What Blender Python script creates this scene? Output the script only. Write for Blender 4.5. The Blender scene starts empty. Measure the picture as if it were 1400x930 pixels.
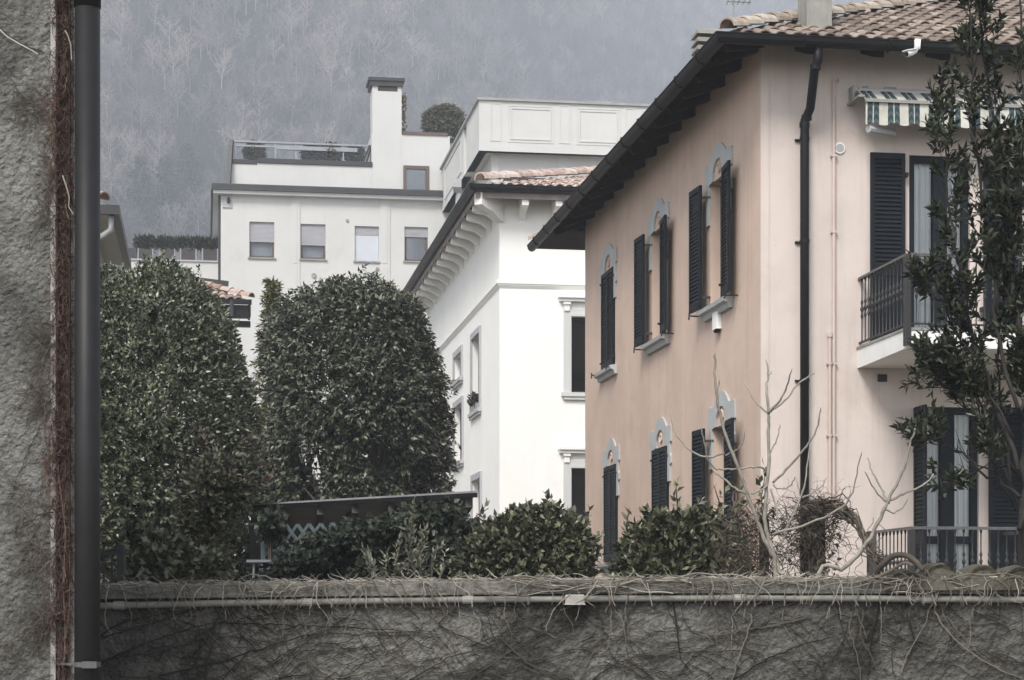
import bpy, math, random
import numpy as np
from mathutils import Vector, Matrix
random.seed(7)
RNG = np.random.default_rng(11)
SC = bpy.context.scene
COL = SC.collection
F, HZ, EYE = 2700.0, 835.0, 1.6          # focal length and horizon measured on the photo (1400 px wide)
YAW = math.radians(8.84)                 # every house in the street stands at this angle


def at(px, py, Y):
    return Vector(((px - 700) / F * Y, Y, EYE + (HZ - py) / F * Y))


# ------------------------------------------------------------------ materials
def new_mat(name):
    m = bpy.data.materials.new(name)
    m.use_nodes = True
    nt = m.node_tree
    b = nt.nodes['Principled BSDF']
    return m, nt, b


def node(nt, typ, **kw):
    n = nt.nodes.new(typ)
    for k, v in kw.items():
        setattr(n, k, v)
    return n


def ramp(nt, src, stops):
    r = node(nt, 'ShaderNodeValToRGB')
    e = r.color_ramp.elements
    while len(e) < len(stops):
        e.new(0.5)
    for el, (p, c) in zip(e, stops):
        el.position = p
        el.color = (c[0], c[1], c[2], 1)
    nt.links.new(src, r.inputs[0])
    return r.outputs[0]


def noise(nt, scale, detail=4, rough=0.55, coord=None, stretch=None, dist=0.0):
    n = node(nt, 'ShaderNodeTexNoise')
    n.inputs['Scale'].default_value = scale
    n.inputs['Detail'].default_value = detail
    n.inputs['Roughness'].default_value = rough
    n.inputs['Distortion'].default_value = dist
    if coord is None:
        coord = node(nt, 'ShaderNodeTexCoord').outputs['Object']
    if stretch:
        mp = node(nt, 'ShaderNodeMapping')
        mp.inputs['Scale'].default_value = stretch
        nt.links.new(coord, mp.inputs[0])
        coord = mp.outputs[0]
    nt.links.new(coord, n.inputs['Vector'])
    return n.outputs['Fac']


def mixc(nt, fac, a, b, blend='MIX'):
    m = node(nt, 'ShaderNodeMix', data_type='RGBA', blend_type=blend)
    for sock, v in ((m.inputs[0], fac), (m.inputs[6], a), (m.inputs[7], b)):
        if hasattr(v, 'links'):
            nt.links.new(v, sock)
        elif isinstance(v, (int, float)):
            sock.default_value = v
        else:
            sock.default_value = (v[0], v[1], v[2], 1)
    return m.outputs[2]


def surf(name, col, rough=0.8, var=0.15, vscale=1.5, bump=0.0, bscale=60, bdist=0.01, streak=0.0, metal=0.0,
         spec=0.4, stain=None, coarse=None, detail=6):
    """Plain weathered surface: colour with blotches, vertical run-off streaks and a fine bump."""
    m, nt, b = new_mat(name)
    co = node(nt, 'ShaderNodeTexCoord').outputs['Object']
    lo = [c * (1 - var) for c in col]
    hi = [min(1, c * (1 + var * 0.7)) for c in col]
    c = ramp(nt, noise(nt, vscale, 6, 0.6, co), [(0.3, lo), (0.7, hi)])
    if streak:
        s = noise(nt, 1.0, 5, 0.65, co, (6, 6, 0.35))
        f = ramp(nt, s, [(0.5, (0, 0, 0)), (0.75, (streak,) * 3)])
        c = mixc(nt, f, c, [x * 0.45 for x in col])
    if stain:
        s = noise(nt, stain[0], 6, 0.7, co, None, 0.6)
        f = ramp(nt, s, [(stain[1], (0, 0, 0)), (stain[1] + 0.14, (stain[3],) * 3)])
        c = mixc(nt, f, c, stain[2])
    nt.links.new(c, b.inputs['Base Color'])
    b.inputs['Roughness'].default_value = rough
    b.inputs['Metallic'].default_value = metal
    b.inputs['Specular IOR Level'].default_value = spec
    if bump:
        h = noise(nt, bscale, detail, 0.6, co)
        if coarse:
            h2 = noise(nt, coarse, 3, 0.5, co)
            ad = node(nt, 'ShaderNodeMath', operation='ADD')
            nt.links.new(h, ad.inputs[0]); nt.links.new(h2, ad.inputs[1])
            h = ad.outputs[0]
        bp = node(nt, 'ShaderNodeBump')
        bp.inputs['Strength'].default_value = bump
        bp.inputs['Distance'].default_value = bdist
        nt.links.new(h, bp.inputs['Height'])
        nt.links.new(bp.outputs[0], b.inputs['Normal'])
    return m


def leaf_mat(name, dark, mid, light, rough=0.42, spec=0.5, trans=0.12):
    m, nt, b = new_mat(name)
    g = node(nt, 'ShaderNodeNewGeometry')
    c = ramp(nt, g.outputs['Random Per Island'], [(0.0, dark), (0.5, mid), (0.90, light)])  # pale end of the ramp also paints glints on glossy leaves
    big = noise(nt, 2.2, 3, 0.5)
    f = ramp(nt, big, [(0.35, (0.72,) * 3), (0.65, (1.15,) * 3)])
    c = mixc(nt, 1.0, c, f, 'MULTIPLY')
    nt.links.new(c, b.inputs['Base Color'])
    b.inputs['Roughness'].default_value = rough
    b.inputs['Specular IOR Level'].default_value = spec
    if trans:
        t = node(nt, 'ShaderNodeBsdfTranslucent')
        nt.links.new(c, t.inputs[0])
        mx = node(nt, 'ShaderNodeMixShader')
        mx.inputs[0].default_value = trans
        nt.links.new(b.outputs[0], mx.inputs[1]); nt.links.new(t.outputs[0], mx.inputs[2])
        nt.links.new(mx.outputs[0], nt.nodes['Material Output'].inputs[0])
    return m


def island_mat(name, stops, rough=0.85, spec=0.2, bump=0.0, bscale=40):
    m, nt, b = new_mat(name)
    g = node(nt, 'ShaderNodeNewGeometry')
    c = ramp(nt, g.outputs['Random Per Island'], stops)
    n = noise(nt, 7.0, 5, 0.6)
    c = mixc(nt, 1.0, c, ramp(nt, n, [(0.3, (0.65,) * 3), (0.7, (1.2,) * 3)]), 'MULTIPLY')
    nt.links.new(c, b.inputs['Base Color'])
    b.inputs['Roughness'].default_value = rough
    b.inputs['Specular IOR Level'].default_value = spec
    if bump:
        bp = node(nt, 'ShaderNodeBump')
        bp.inputs['Strength'].default_value = bump
        bp.inputs['Distance'].default_value = 0.01
        nt.links.new(noise(nt, bscale, 5, 0.6), bp.inputs['Height'])
        nt.links.new(bp.outputs[0], b.inputs['Normal'])
    return m


def glass_mat(name, tint=(0.92, 0.95, 0.96), through=0.95):
    """Window pane: reflects by Fresnel, lets the curtain or room behind show."""
    m, nt, b = new_mat(name)
    gl = node(nt, 'ShaderNodeBsdfGlossy'); gl.inputs['Roughness'].default_value = 0.03
    tr = node(nt, 'ShaderNodeBsdfTransparent'); tr.inputs[0].default_value = (*[t * through for t in tint], 1)
    fr = node(nt, 'ShaderNodeFresnel'); fr.inputs[0].default_value = 1.5
    n = noise(nt, 1.3, 2, 0.5)
    bp = node(nt, 'ShaderNodeBump'); bp.inputs['Strength'].default_value = 0.04; bp.inputs['Distance'].default_value = 0.05
    nt.links.new(n, bp.inputs['Height']); nt.links.new(bp.outputs[0], gl.inputs['Normal'])
    mx = node(nt, 'ShaderNodeMixShader')
    nt.links.new(fr.outputs[0], mx.inputs[0]); nt.links.new(tr.outputs[0], mx.inputs[1]); nt.links.new(gl.outputs[0], mx.inputs[2])
    nt.links.new(mx.outputs[0], nt.nodes['Material Output'].inputs[0])
    return m


# ------------------------------------------------------------------ objects
ROOTM = {}                                # world matrix of every thing and part


def props(o, label=None, cat=None, group=None, kind=None):
    for k, v in (('label', label), ('category', cat), ('group', group), ('kind', kind)):
        if v:
            o[k] = v
    return o


def thing(name, label, cat, loc, rz=0.0, group=None):
    o = bpy.data.objects.new(name, None)
    COL.objects.link(o)
    o.empty_display_size = 0.3
    o.location = loc
    o.rotation_euler = (0, 0, rz)
    ROOTM[o.name] = Matrix.Translation(loc) @ Matrix.Rotation(rz, 4, 'Z')
    return props(o, label, cat, group)


class Fc:
    """A facade: s runs along it, out points away from it, z is the world height."""
    def __init__(self, o, d, n):
        self.o, self.d, self.n = Vector((o[0], o[1], 0)), Vector((d[0], d[1], 0)), Vector((n[0], n[1], 0))

    def p(self, s, out, z):
        v = self.o + self.d * s + self.n * out
        return Vector((v.x, v.y, z))

    def s(self, px, out=0.0):
        b = self.o + self.n * out
        k = (px - 700) / F
        return (k * b.y - b.x) / (self.d.x - k * self.d.y)

    def z(self, s, py, out=0.0):
        return EYE + (HZ - py) / F * self.p(s, out, 0).y


class MB:
    def __init__(self):
        self.v, self.f, self.extra = [], [], []

    def quad(self, *pts):
        i = len(self.v)
        self.v += [tuple(p) for p in pts]
        self.f.append(tuple(range(i, i + len(pts))))

    def hexa(self, c):
        """c: 8 corners, bottom ring then top ring."""
        i = len(self.v)
        self.v += [tuple(p) for p in c]
        for q in ((0, 1, 2, 3), (4, 5, 6, 7), (0, 1, 5, 4), (1, 2, 6, 5), (2, 3, 7, 6), (3, 0, 4, 7)):
            self.f.append(tuple(i + k for k in q))

    def box(self, fc, s0, s1, o0, o1, z0, z1):
        self.hexa([fc.p(s0, o0, z0), fc.p(s1, o0, z0), fc.p(s1, o1, z0), fc.p(s0, o1, z0),
                   fc.p(s0, o0, z1), fc.p(s1, o0, z1), fc.p(s1, o1, z1), fc.p(s0, o1, z1)])

    def wbox(self, x0, x1, y0, y1, z0, z1):
        self.hexa([(x0, y0, z0), (x1, y0, z0), (x1, y1, z0), (x0, y1, z0), (x0, y0, z1), (x1, y0, z1), (x1, y1, z1), (x0, y1, z1)])

    def obox(self, c, a, b, d):
        """box around c with half axes a, b, d."""
        c, a, b, d = Vector(c), Vector(a), Vector(b), Vector(d)
        self.hexa([c - a - b - d, c + a - b - d, c + a + b - d, c - a + b - d, c - a - b + d, c + a - b + d, c + a + b + d, c - a + b + d])

    def bar(self, p, q, w, h=None, up=(0, 0, 1)):
        p, q = Vector(p), Vector(q)
        d = (q - p)
        L = d.length
        d.normalize()
        s = d.cross(Vector(up))
        if s.length < 1e-4:
            s = d.cross(Vector((1, 0, 0)))
        s.normalize()
        t = s.cross(d)
        self.obox((p + q) / 2, d * L / 2, s * w / 2, t * (h or w) / 2)

    def prism(self, pts_front, offset):
        n = len(pts_front)
        i = len(self.v)
        off = Vector(offset)
        self.v += [tuple(p) for p in pts_front] + [tuple(Vector(p) + off) for p in pts_front]
        self.f.append(tuple(range(i, i + n)))
        self.f.append(tuple(range(i + 2 * n - 1, i + n - 1, -1)))
        for k in range(n):
            j = (k + 1) % n
            self.f.append((i + k, i + j, i + n + j, i + n + k))

    def tube(self, pts, r, n=6, cap=True):
        pts = [Vector(p) for p in pts]
        rs = r if isinstance(r, (list, tuple)) else [r] * len(pts)
        i = len(self.v)
        prev = None
        for k, p in enumerate(pts):
            a = pts[max(0, k - 1)]
            b = pts[min(len(pts) - 1, k + 1)]
            d = (b - a)
            if d.length < 1e-9:
                d = Vector((0, 0, 1))
            d.normalize()
            if prev is None:
                ref = Vector((0, 0, 1)) if abs(d.z) < 0.9 else Vector((1, 0, 0))
                x = d.cross(ref).normalized()
            else:
                x = (prev - d * prev.dot(d))
                x = x.normalized() if x.length > 1e-6 else d.orthogonal().normalized()
            prev = x
            y = d.cross(x)
            for q in range(n):
                an = 2 * math.pi * q / n
                self.v.append(tuple(p + (x * math.cos(an) + y * math.sin(an)) * rs[k]))
        for k in range(len(pts) - 1):
            for q in range(n):
                w = (q + 1) % n
                self.f.append((i + k * n + q, i + k * n + w, i + (k + 1) * n + w, i + (k + 1) * n + q))
        if cap:
            self.f.append(tuple(i + q for q in range(n - 1, -1, -1)))
            e = i + (len(pts) - 1) * n
            self.f.append(tuple(e + q for q in range(n)))

    def disc(self, c, nrm, r, th, n=20):
        c, nrm = Vector(c), Vector(nrm).normalized()
        self.tube([c, c + nrm * th], r, n)

    def lathe(self, base, prof, n=8):
        b = Vector(base)
        i = len(self.v)
        for z, r in prof:
            for q in range(n):
                an = 2 * math.pi * q / n
                self.v.append((b.x + r * math.cos(an), b.y + r * math.sin(an), b.z + z))
        for k in range(len(prof) - 1):
            for q in range(n):
                w = (q + 1) % n
                self.f.append((i + k * n + q, i + k * n + w, i + (k + 1) * n + w, i + (k + 1) * n + q))

    def build(self, name, mat, parent=None, loc=None, smooth=False, bevel=0.0, label=None):
        v = np.array(self.v, dtype=np.float64)
        M = None
        if parent is not None:
            M = ROOTM[parent.name]
        elif loc is not None:
            M = Matrix.Translation(Vector(loc))
        o = mesh_obj(name, v, self.f, mat, parent, M, smooth)
        if bevel:
            md = o.modifiers.new('bevel', 'BEVEL')
            md.width = bevel; md.segments = 2; md.limit_method = 'ANGLE'; md.angle_limit = math.radians(40)
        if label:
            o['label'] = label
        return o


def mesh_obj(name, v, faces, mat, parent=None, M=None, smooth=False, attrs=None):
    """v in world coordinates; faces a list of tuples, or an (n,3)/(n,4) array."""
    v = np.asarray(v, dtype=np.float64)
    if M is not None:
        inv = np.array(M.inverted())
        v = v @ inv[:3, :3].T + inv[:3, 3]
    me = bpy.data.meshes.new(name)
    if isinstance(faces, np.ndarray):
        nf, k = faces.shape
        me.vertices.add(len(v))
        me.vertices.foreach_set('co', v.astype(np.float32).ravel())
        me.loops.add(nf * k)
        me.loops.foreach_set('vertex_index', faces.astype(np.int32).ravel())
        me.polygons.add(nf)
        me.polygons.foreach_set('loop_start', np.arange(0, nf * k, k, dtype=np.int32))
        me.update(calc_edges=True)
    else:
        me.from_pydata([tuple(p) for p in v], [], faces)
    if smooth:
        me.polygons.foreach_set('use_smooth', np.ones(len(me.polygons), dtype=bool))
    if attrs:
        for an, arr in attrs.items():
            a = me.attributes.new(an, 'FLOAT', 'POINT')
            a.data.foreach_set('value', arr.astype(np.float32))
    me.materials.append(mat)
    o = bpy.data.objects.new(name, me)
    COL.objects.link(o)
    if parent is not None:
        o.parent = parent
        ROOTM[o.name] = ROOTM[parent.name]
    else:
        if M is not None:
            o.matrix_world = M
        ROOTM[o.name] = M if M is not None else Matrix.Identity(4)
    return o


def dup(root, delta, label=None):
    """Copy of a thing with its parts and their sub-parts, moved by delta (no bpy.ops)."""
    r = root.copy(); COL.objects.link(r)
    r.location = Vector(root.location) + Vector(delta)
    if label:
        r['label'] = label
    for ch in list(root.children):
        c = ch.copy(); COL.objects.link(c); c.parent = r
        for g in list(ch.children):
            d = g.copy(); COL.objects.link(d); d.parent = c
    return r


# ------------------------------------------------------------------ walls, windows, roofs
def wall_panel(mb, fc, s0, s1, z0, z1, holes=(), depth=0.2, out=0.0, holes_depth=None):
    """Face of a wall with real openings and their reveals."""
    ss = sorted({s0, s1, *[h[0] for h in holes], *[h[1] for h in holes]})
    zs = sorted({z0, z1, *[h[2] for h in holes], *[h[3] for h in holes]})
    ss = [s for s in ss if s0 <= s <= s1]; zs = [z for z in zs if z0 <= z <= z1]
    for i in range(len(ss) - 1):
        for j in range(len(zs) - 1):
            cs, cz = (ss[i] + ss[i + 1]) / 2, (zs[j] + zs[j + 1]) / 2
            if any(h[0] < cs < h[1] and h[2] < cz < h[3] for h in holes):
                continue
            mb.quad(fc.p(ss[i], out, zs[j]), fc.p(ss[i + 1], out, zs[j]), fc.p(ss[i + 1], out, zs[j + 1]), fc.p(ss[i], out, zs[j + 1]))
    for h in holes:
        a, b, c, d = h[:4]
        q = out - depth
        for (p1, p2) in (((a, c), (b, c)), ((b, c), (b, d)), ((b, d), (a, d)), ((a, d), (a, c))):
            mb.quad(fc.p(p1[0], out, p1[1]), fc.p(p2[0], out, p2[1]), fc.p(p2[0], q, p2[1]), fc.p(p1[0], q, p1[1]))


def frame_rect(mb, fc, s0, s1, o0, o1, z0, z1, w, bottom=True):
    mb.box(fc, s0, s0 + w, o0, o1, z0, z1)
    mb.box(fc, s1 - w, s1, o0, o1, z0, z1)
    mb.box(fc, s0 + w, s1 - w, o0, o1, z1 - w, z1)
    if bottom:
        mb.box(fc, s0 + w, s1 - w, o0, o1, z0, z0 + w)


def shutter_leaf(mb, hinge, d, n, w, z0, z1, th=0.035, grille=0.0, pitch=0.048):
    """Louvred leaf: stiles, rails and tilted slats. hinge is a world (x, y), d runs along the leaf, n is its front."""
    d = Vector((d[0], d[1], 0)).normalized(); n = Vector((n[0], n[1], 0)).normalized()
    h = Vector((hinge[0], hinge[1], 0))
    up = Vector((0, 0, 1))
    st, rl = 0.05, 0.07
    def bx(a0, a1, c0, c1, t=th):
        mb.obox(h + d * (a0 + a1) / 2 + up * (c0 + c1) / 2, d * (a1 - a0) / 2, n * t / 2, up * (c1 - c0) / 2)
    bx(0, st, z0, z1); bx(w - st, w, z0, z1)
    bx(st, w - st, z0, z0 + rl * 1.4); bx(st, w - st, z1 - rl, z1)
    lo = z0 + rl * 1.4
    if grille:
        g1 = z0 + grille
        bx(st, w - st, g1, g1 + 0.12)
        k = 7
        for q in range(k):
            a = st + (w - 2 * st) * (q + 0.5) / k
            bx(a - 0.007, a + 0.007, lo, g1, 0.014)
        m = int((g1 - lo) / 0.052)
        for q in range(m):
            c = lo + (g1 - lo) * (q + 0.5) / m
            bx(st, w - st, c - 0.007, c + 0.007, 0.018)
        bx(st, w - st, lo, g1, 0.004)
        lo = g1 + 0.12
    mid = (lo + z1) / 2
    hi = z1 - rl
    cnt = int((hi - lo) / pitch)
    tilt = math.radians(66)
    for q in range(cnt):
        c = lo + (hi - lo) * (q + 0.5) / cnt
        ax = (n * math.cos(tilt) - up * math.sin(tilt))
        ay = (n * math.sin(tilt) + up * math.cos(tilt))
        mb.obox(h + d * w / 2 + up * c, d * (w / 2 - st + 0.004), ax * 0.031, ay * 0.004)
    return mid


def tile_roof(mb, fc_o, e, f, length, run, pitch, left_hip=True, right_hip=True, tw=0.19, tl=0.34, r=0.085, jit=0.006, seg=6):
    """Barrel tiles on one slope. fc_o: eave corner (Vector), e: unit vector along the eave, f: horizontal unit vector up the slope."""
    e, f = Vector(e), Vector(f)
    up = Vector((0, 0, 1))
    g = (f + up * pitch).normalized()
    nrm = e.cross(g)
    if nrm.z < 0:
        nrm = -nrm
    L = run * math.sqrt(1 + pitch * pitch)
    rows = int(L / tl)
    cols = int(length / tw)
    # under-sheet, so that no sky shows between tiles
    mb.quad(fc_o, fc_o + e * length, fc_o + e * (length - (run if right_hip else 0)) + f * run + up * run * pitch,
            fc_o + e * (run if left_hip else 0) + f * run + up * run * pitch)
    for j in range(rows):
        for i in range(cols):
            s = (i + 0.5) * tw
            hr = (j + 0.4) * tl / math.sqrt(1 + pitch * pitch)
            if left_hip and s < hr + 0.05: continue
            if right_hip and s > length - hr - 0.05: continue
            js, jz, jt = random.uniform(-jit, jit), random.uniform(-jit, jit), random.uniform(-0.012, 0.012)
            b0 = fc_o + e * (s + js) + g * (j * tl - 0.03) + nrm * (0.02 + jz)
            b1 = fc_o + e * (s + js + jt) + g * ((j + 1) * tl + 0.04) + nrm * (0.0 + jz)
            k0 = len(mb.v)
            for (b, rr) in ((b0, r), (b1, r * 0.82)):
                for q in range(seg + 1):
                    an = math.pi * q / seg
                    mb.v.append(tuple(b + e * (math.cos(an) * rr) + nrm * (math.sin(an) * rr * 0.8)))
            for q in range(seg):
                mb.f.append((k0 + q, k0 + q + 1, k0 + seg + 1 + q + 1, k0 + seg + 1 + q))
            # thickness of the lower lip
            k1 = len(mb.v)
            for q in range(seg + 1):
                an = math.pi * q / seg
                mb.v.append(tuple(b0 + e * (math.cos(an) * r * 0.84) + nrm * (math.sin(an) * r * 0.62)))
            for q in range(seg):
                mb.f.append((k0 + q, k0 + q + 1, k1 + q + 1, k1 + q))


def cap_tiles(mb, p, q, r=0.11, tl=0.36, seg=7, lift=0.05):
    """Half-round ridge or hip tiles from p up to q."""
    p, q = Vector(p), Vector(q)
    d = q - p
    n = max(1, int(d.length / tl))
    dn = d.normalized()
    side = dn.cross(Vector((0, 0, 1))).normalized()
    up = side.cross(dn)
    for j in range(n):
        b0 = p + dn * (j * tl - 0.03) + up * (lift + 0.02)
        b1 = p + dn * ((j + 1) * tl + 0.02) + up * lift
        k0 = len(mb.v)
        for (b, rr) in ((b0, r), (b1, r * 0.85), (b0, r * 0.82)):
            for s in range(seg + 1):
                an = math.pi * s / seg - 0.0
                mb.v.append(tuple(b + side * (math.cos(an) * rr) + up * (math.sin(an) * rr)))
        m = seg + 1
        for s in range(seg):
            mb.f.append((k0 + s, k0 + s + 1, k0 + m + s + 1, k0 + m + s))
            mb.f.append((k0 + s, k0 + s + 1, k0 + 2 * m + s + 1, k0 + 2 * m + s))


# ------------------------------------------------------------------ foliage
_K = RNG.normal(size=(14, 3)); _PH = RNG.uniform(0, 6.28, 14)


def wob(p, scale):
    """Smooth noise in about -1..1 for an (n,3) array."""
    p = np.asarray(p) * scale
    return np.sin(p @ _K.T + _PH).sum(axis=1) / 5.0


def leaves(name, mat, parent, base, axis, length, width, rng, fold=0.25, spread=0.9, per=9, stem_len=0.22, droop=0.0, curl=0.12):
    """Sprigs: at every base point a twig along axis with `per` leaves round it. All in world coordinates."""
    n = len(base)
    axis = axis / np.linalg.norm(axis, axis=1, keepdims=True)
    ref = rng.normal(size=(n, 3))
    x = np.cross(axis, ref); x /= np.linalg.norm(x, axis=1, keepdims=True)
    y = np.cross(axis, x)
    V, T = [], []
    cnt = 0
    for k in range(per):
        fr = (k + rng.uniform(0, 1, n)) / per
        pos = base + axis * (stem_len * fr)[:, None]
        an = k * 2.4 + rng.uniform(-0.5, 0.5, n)
        rad = x * np.cos(an)[:, None] + y * np.sin(an)[:, None]
        sp = spread * (1.15 - 0.75 * fr) * rng.uniform(0.8, 1.2, n)
        d = axis * np.cos(sp)[:, None] + rad * np.sin(sp)[:, None]
        d[:, 2] -= droop * rng.uniform(0.3, 1.3, n)
        d /= np.linalg.norm(d, axis=1, keepdims=True)
        side = np.cross(d, axis + rng.normal(size=(n, 3)) * 0.35)
        side /= np.linalg.norm(side, axis=1, keepdims=True) + 1e-9
        nr = np.cross(side, d)
        L = (length * rng.uniform(0.65, 1.2, n))[:, None]
        W = (width * rng.uniform(0.7, 1.15, n))[:, None]
        a = pos
        m1 = pos + d * L * 0.42
        tip = pos + d * L - nr * L * curl
        l1 = m1 - side * W + nr * W * fold
        r1 = m1 + side * W + nr * W * fold
        V.append(np.stack([a, l1, tip, r1, m1 + nr * W * -0.05], axis=1).reshape(-1, 3))
        i0 = cnt + np.arange(n)[:, None] * 5
        T.append(np.concatenate([i0 + np.array([[0, 4, 1]]), i0 + np.array([[1, 4, 2]]), i0 + np.array([[0, 3, 4]]), i0 + np.array([[4, 3, 2]])], axis=1).reshape(-1, 3))
        cnt += n * 5
    return mesh_obj(name, np.concatenate(V), np.concatenate(T), mat, parent, ROOTM[parent.name])


def rev_points(rng, n, profile, cx, Y, shell=0.35, lump=0.1, lscale=1.3, ysq=1.0, prot=0.0, hollow=0.95, stray=0.04):
    """Points in the outer shell of a round crown. profile: (py, px_left, px_right) rows; returns positions and outward directions."""
    rows = np.array(profile, float)
    ks = Y / F
    c = ((rows[:, 1] + rows[:, 2]) / 2 - 700) * ks
    r = (rows[:, 2] - rows[:, 1]) / 2 * ks
    zs = EYE + (HZ - rows[:, 0]) * (Y - 0.3 * r.max() * ysq) / F - prot * np.linspace(1, 0, len(rows))
    r = np.maximum(r - prot, 0.06)
    o = np.argsort(zs)
    zs, c, r = zs[o], c[o], r[o]
    # sample z by area
    zz = np.linspace(zs[0], zs[-1], 300)
    rr = np.interp(zz, zs, r)
    slope = np.abs(np.gradient(rr, zz))
    wgt = (rr + 0.05) * np.sqrt(1 + np.minimum(slope, 6) ** 2)
    wgt /= wgt.sum()
    zi = rng.choice(300, n, p=wgt)
    z = zz[zi] + rng.uniform(-1, 1, n) * (zz[1] - zz[0])
    R = np.interp(z, zs, r); C = np.interp(z, zs, c)
    an = rng.uniform(0, 2 * math.pi, n)
    dep = 1 - shell * rng.uniform(0, 1, n) ** 1.6
    p = np.stack([C + R * np.cos(an), Y + R * np.sin(an) * ysq, z], axis=1)
    w = 1 + lump * wob(p, lscale)
    dr = np.interp(z + 0.05, zs, r) - np.interp(z - 0.05, zs, r)
    nz = np.clip(-dr / 0.1, -1, 6)
    out = np.stack([np.cos(an), np.sin(an) / ysq, nz], axis=1)
    out /= np.linalg.norm(out, axis=1, keepdims=True)
    zm = (zs[0] + zs[-1]) / 2
    q = dep * w * np.where(rng.random(n) < stray, 1 + rng.uniform(.02, .09, n), 1.0)
    p2 = np.stack([C + (p[:, 0] - C) * q, Y + (p[:, 1] - Y) * q, zm + (z - zm) * (1 - (1 - q) * 0.6)], axis=1)
    keep = wob(p2 + 9.1, 2.6) + 0.6 * wob(p2 + 2.2, 5.5) > -hollow
    return p2[keep], out[keep]


def limbs(mb, base, tips, r0, rng, bend=0.25):
    """Tapered trunk limbs from base to tips."""
    base = Vector(base)
    for t in tips:
        t = Vector(t)
        mid = base.lerp(t, 0.5) + Vector((rng.normal() * bend, rng.normal() * bend, abs(rng.normal()) * bend * 0.6))
        q = [base, base.lerp(mid, 0.55), mid, mid.lerp(t, 0.55), t]
        mb.tube(q, [r0, r0 * 0.75, r0 * 0.55, r0 * 0.35, r0 * 0.12], 6)
HAZE = 0.0009
# ================================================================== world, light, camera
SUN_EL, SUN_AZ = 47.0, -22.0      # azimuth: degrees to the right of straight behind the camera
world = bpy.data.worlds.new('World')
SC.world = world
world.use_nodes = True
wn = world.node_tree
sky = node(wn, 'ShaderNodeTexSky', sky_type='NISHITA')
sky.sun_disc = False
sky.sun_elevation = math.radians(SUN_EL)
sky.sun_rotation = math.radians(180 - SUN_AZ)
sky.altitude = 200
sky.air_density = 1.0
sky.dust_density = 2.0
sky.ozone_density = 1.0
hs = node(wn, 'ShaderNodeHueSaturation')          # thin overcast: the blue is mostly veiled
hs.inputs['Saturation'].default_value = 0.30
wn.links.new(sky.outputs[0], hs.inputs['Color'])
wn.links.new(hs.outputs[0], wn.nodes['Background'].inputs[0])
wn.nodes['Background'].inputs[1].default_value = 0.105

sd = bpy.data.lights.new('sun', 'SUN')
sd.energy = 1.5
sd.angle = math.radians(20)
sd.color = (1.0, 0.95, 0.88)
so = bpy.data.objects.new('sun', sd)
COL.objects.link(so)
el, az = math.radians(SUN_EL), math.radians(SUN_AZ)
sun_dir = Vector((math.sin(az) * math.cos(el), -math.cos(az) * math.cos(el), math.sin(el)))
so.rotation_euler = sun_dir.to_track_quat('Z', 'Y').to_euler()
so.location = (0, -5, 30)

cd = bpy.data.cameras.new('camera')
cam = bpy.data.objects.new('camera', cd)
COL.objects.link(cam)
cam.location = (0, 0, EYE)
cam.rotation_euler = (math.radians(90), 0, 0)
cd.sensor_width = 36
cd.lens = 36 * F / 1400
cd.shift_y = (HZ - 465) / 1400
cd.clip_start = 0.1
cd.clip_end = 6000
SC.camera = cam
SC.view_settings.view_transform = 'Standard'
SC.view_settings.look = 'None'
SC.view_settings.gamma = 1
SC.view_settings.exposure = 1.22
SC.cycles.use_denoising = True
SC.cycles.max_bounces = 6
SC.cycles.diffuse_bounces = 3
SC.cycles.glossy_bounces = 3
SC.cycles.transparent_max_bounces = 10
SC.cycles.volume_bounces = 2
SC.cycles.caustics_reflective = False
SC.cycles.caustics_refractive = False

# ================================================================== materials of the buildings
M = {}
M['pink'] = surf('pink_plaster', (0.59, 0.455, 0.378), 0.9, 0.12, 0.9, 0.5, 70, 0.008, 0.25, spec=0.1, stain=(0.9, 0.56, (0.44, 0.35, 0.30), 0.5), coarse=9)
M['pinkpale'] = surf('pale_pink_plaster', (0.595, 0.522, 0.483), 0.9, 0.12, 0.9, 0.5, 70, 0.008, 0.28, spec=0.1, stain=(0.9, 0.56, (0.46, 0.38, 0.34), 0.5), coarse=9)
M['white'] = surf('white_villa_plaster', (0.82, 0.81, 0.78), 0.9, 0.04, 0.7, 0.06, 60, 0.004, 0.05, spec=0.15, stain=(0.8, 0.6, (0.66, 0.65, 0.61), 0.5))
M['offwhite'] = surf('off_white_plaster', (0.55, 0.55, 0.538), 0.9, 0.06, 0.5, 0.15, 50, 0.005, 0.07, spec=0.15, stain=(0.6, 0.58, (0.47, 0.465, 0.45), 0.6))
M['stone'] = surf('grey_stone_trim', (0.42, 0.43, 0.43), 0.85, 0.12, 4, 0.3, 120, 0.004, 0.2)
M['greytrim'] = surf('grey_painted_trim', (0.40, 0.40, 0.42), 0.8, 0.1, 3, 0.1, 100, 0.003, 0.1)
M['dark_metal'] = surf('dark_brown_metal', (0.009, 0.009, 0.010), 0.5, 0.25, 3, 0.05, 40, 0.004, 0.0, spec=0.2)
M['slate_metal'] = surf('slate_grey_metal', (0.036, 0.036, 0.040), 0.5, 0.15, 2, 0.05, 40, 0.004)
M['shutter'] = surf('blue_black_shutter_paint', (0.008, 0.0115, 0.0155), 0.55, 0.3, 8, 0.08, 150, 0.002, spec=0.14)
M['rafter'] = surf('red_brown_timber', (0.024, 0.011, 0.009), 0.8, 0.3, 6, 0.2, 60, 0.004, spec=0.1)
M['soffit'] = surf('brown_soffit_boards', (0.035, 0.020, 0.016), 0.85, 0.25, 5, 0.2, 60, 0.004, spec=0.1)
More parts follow.
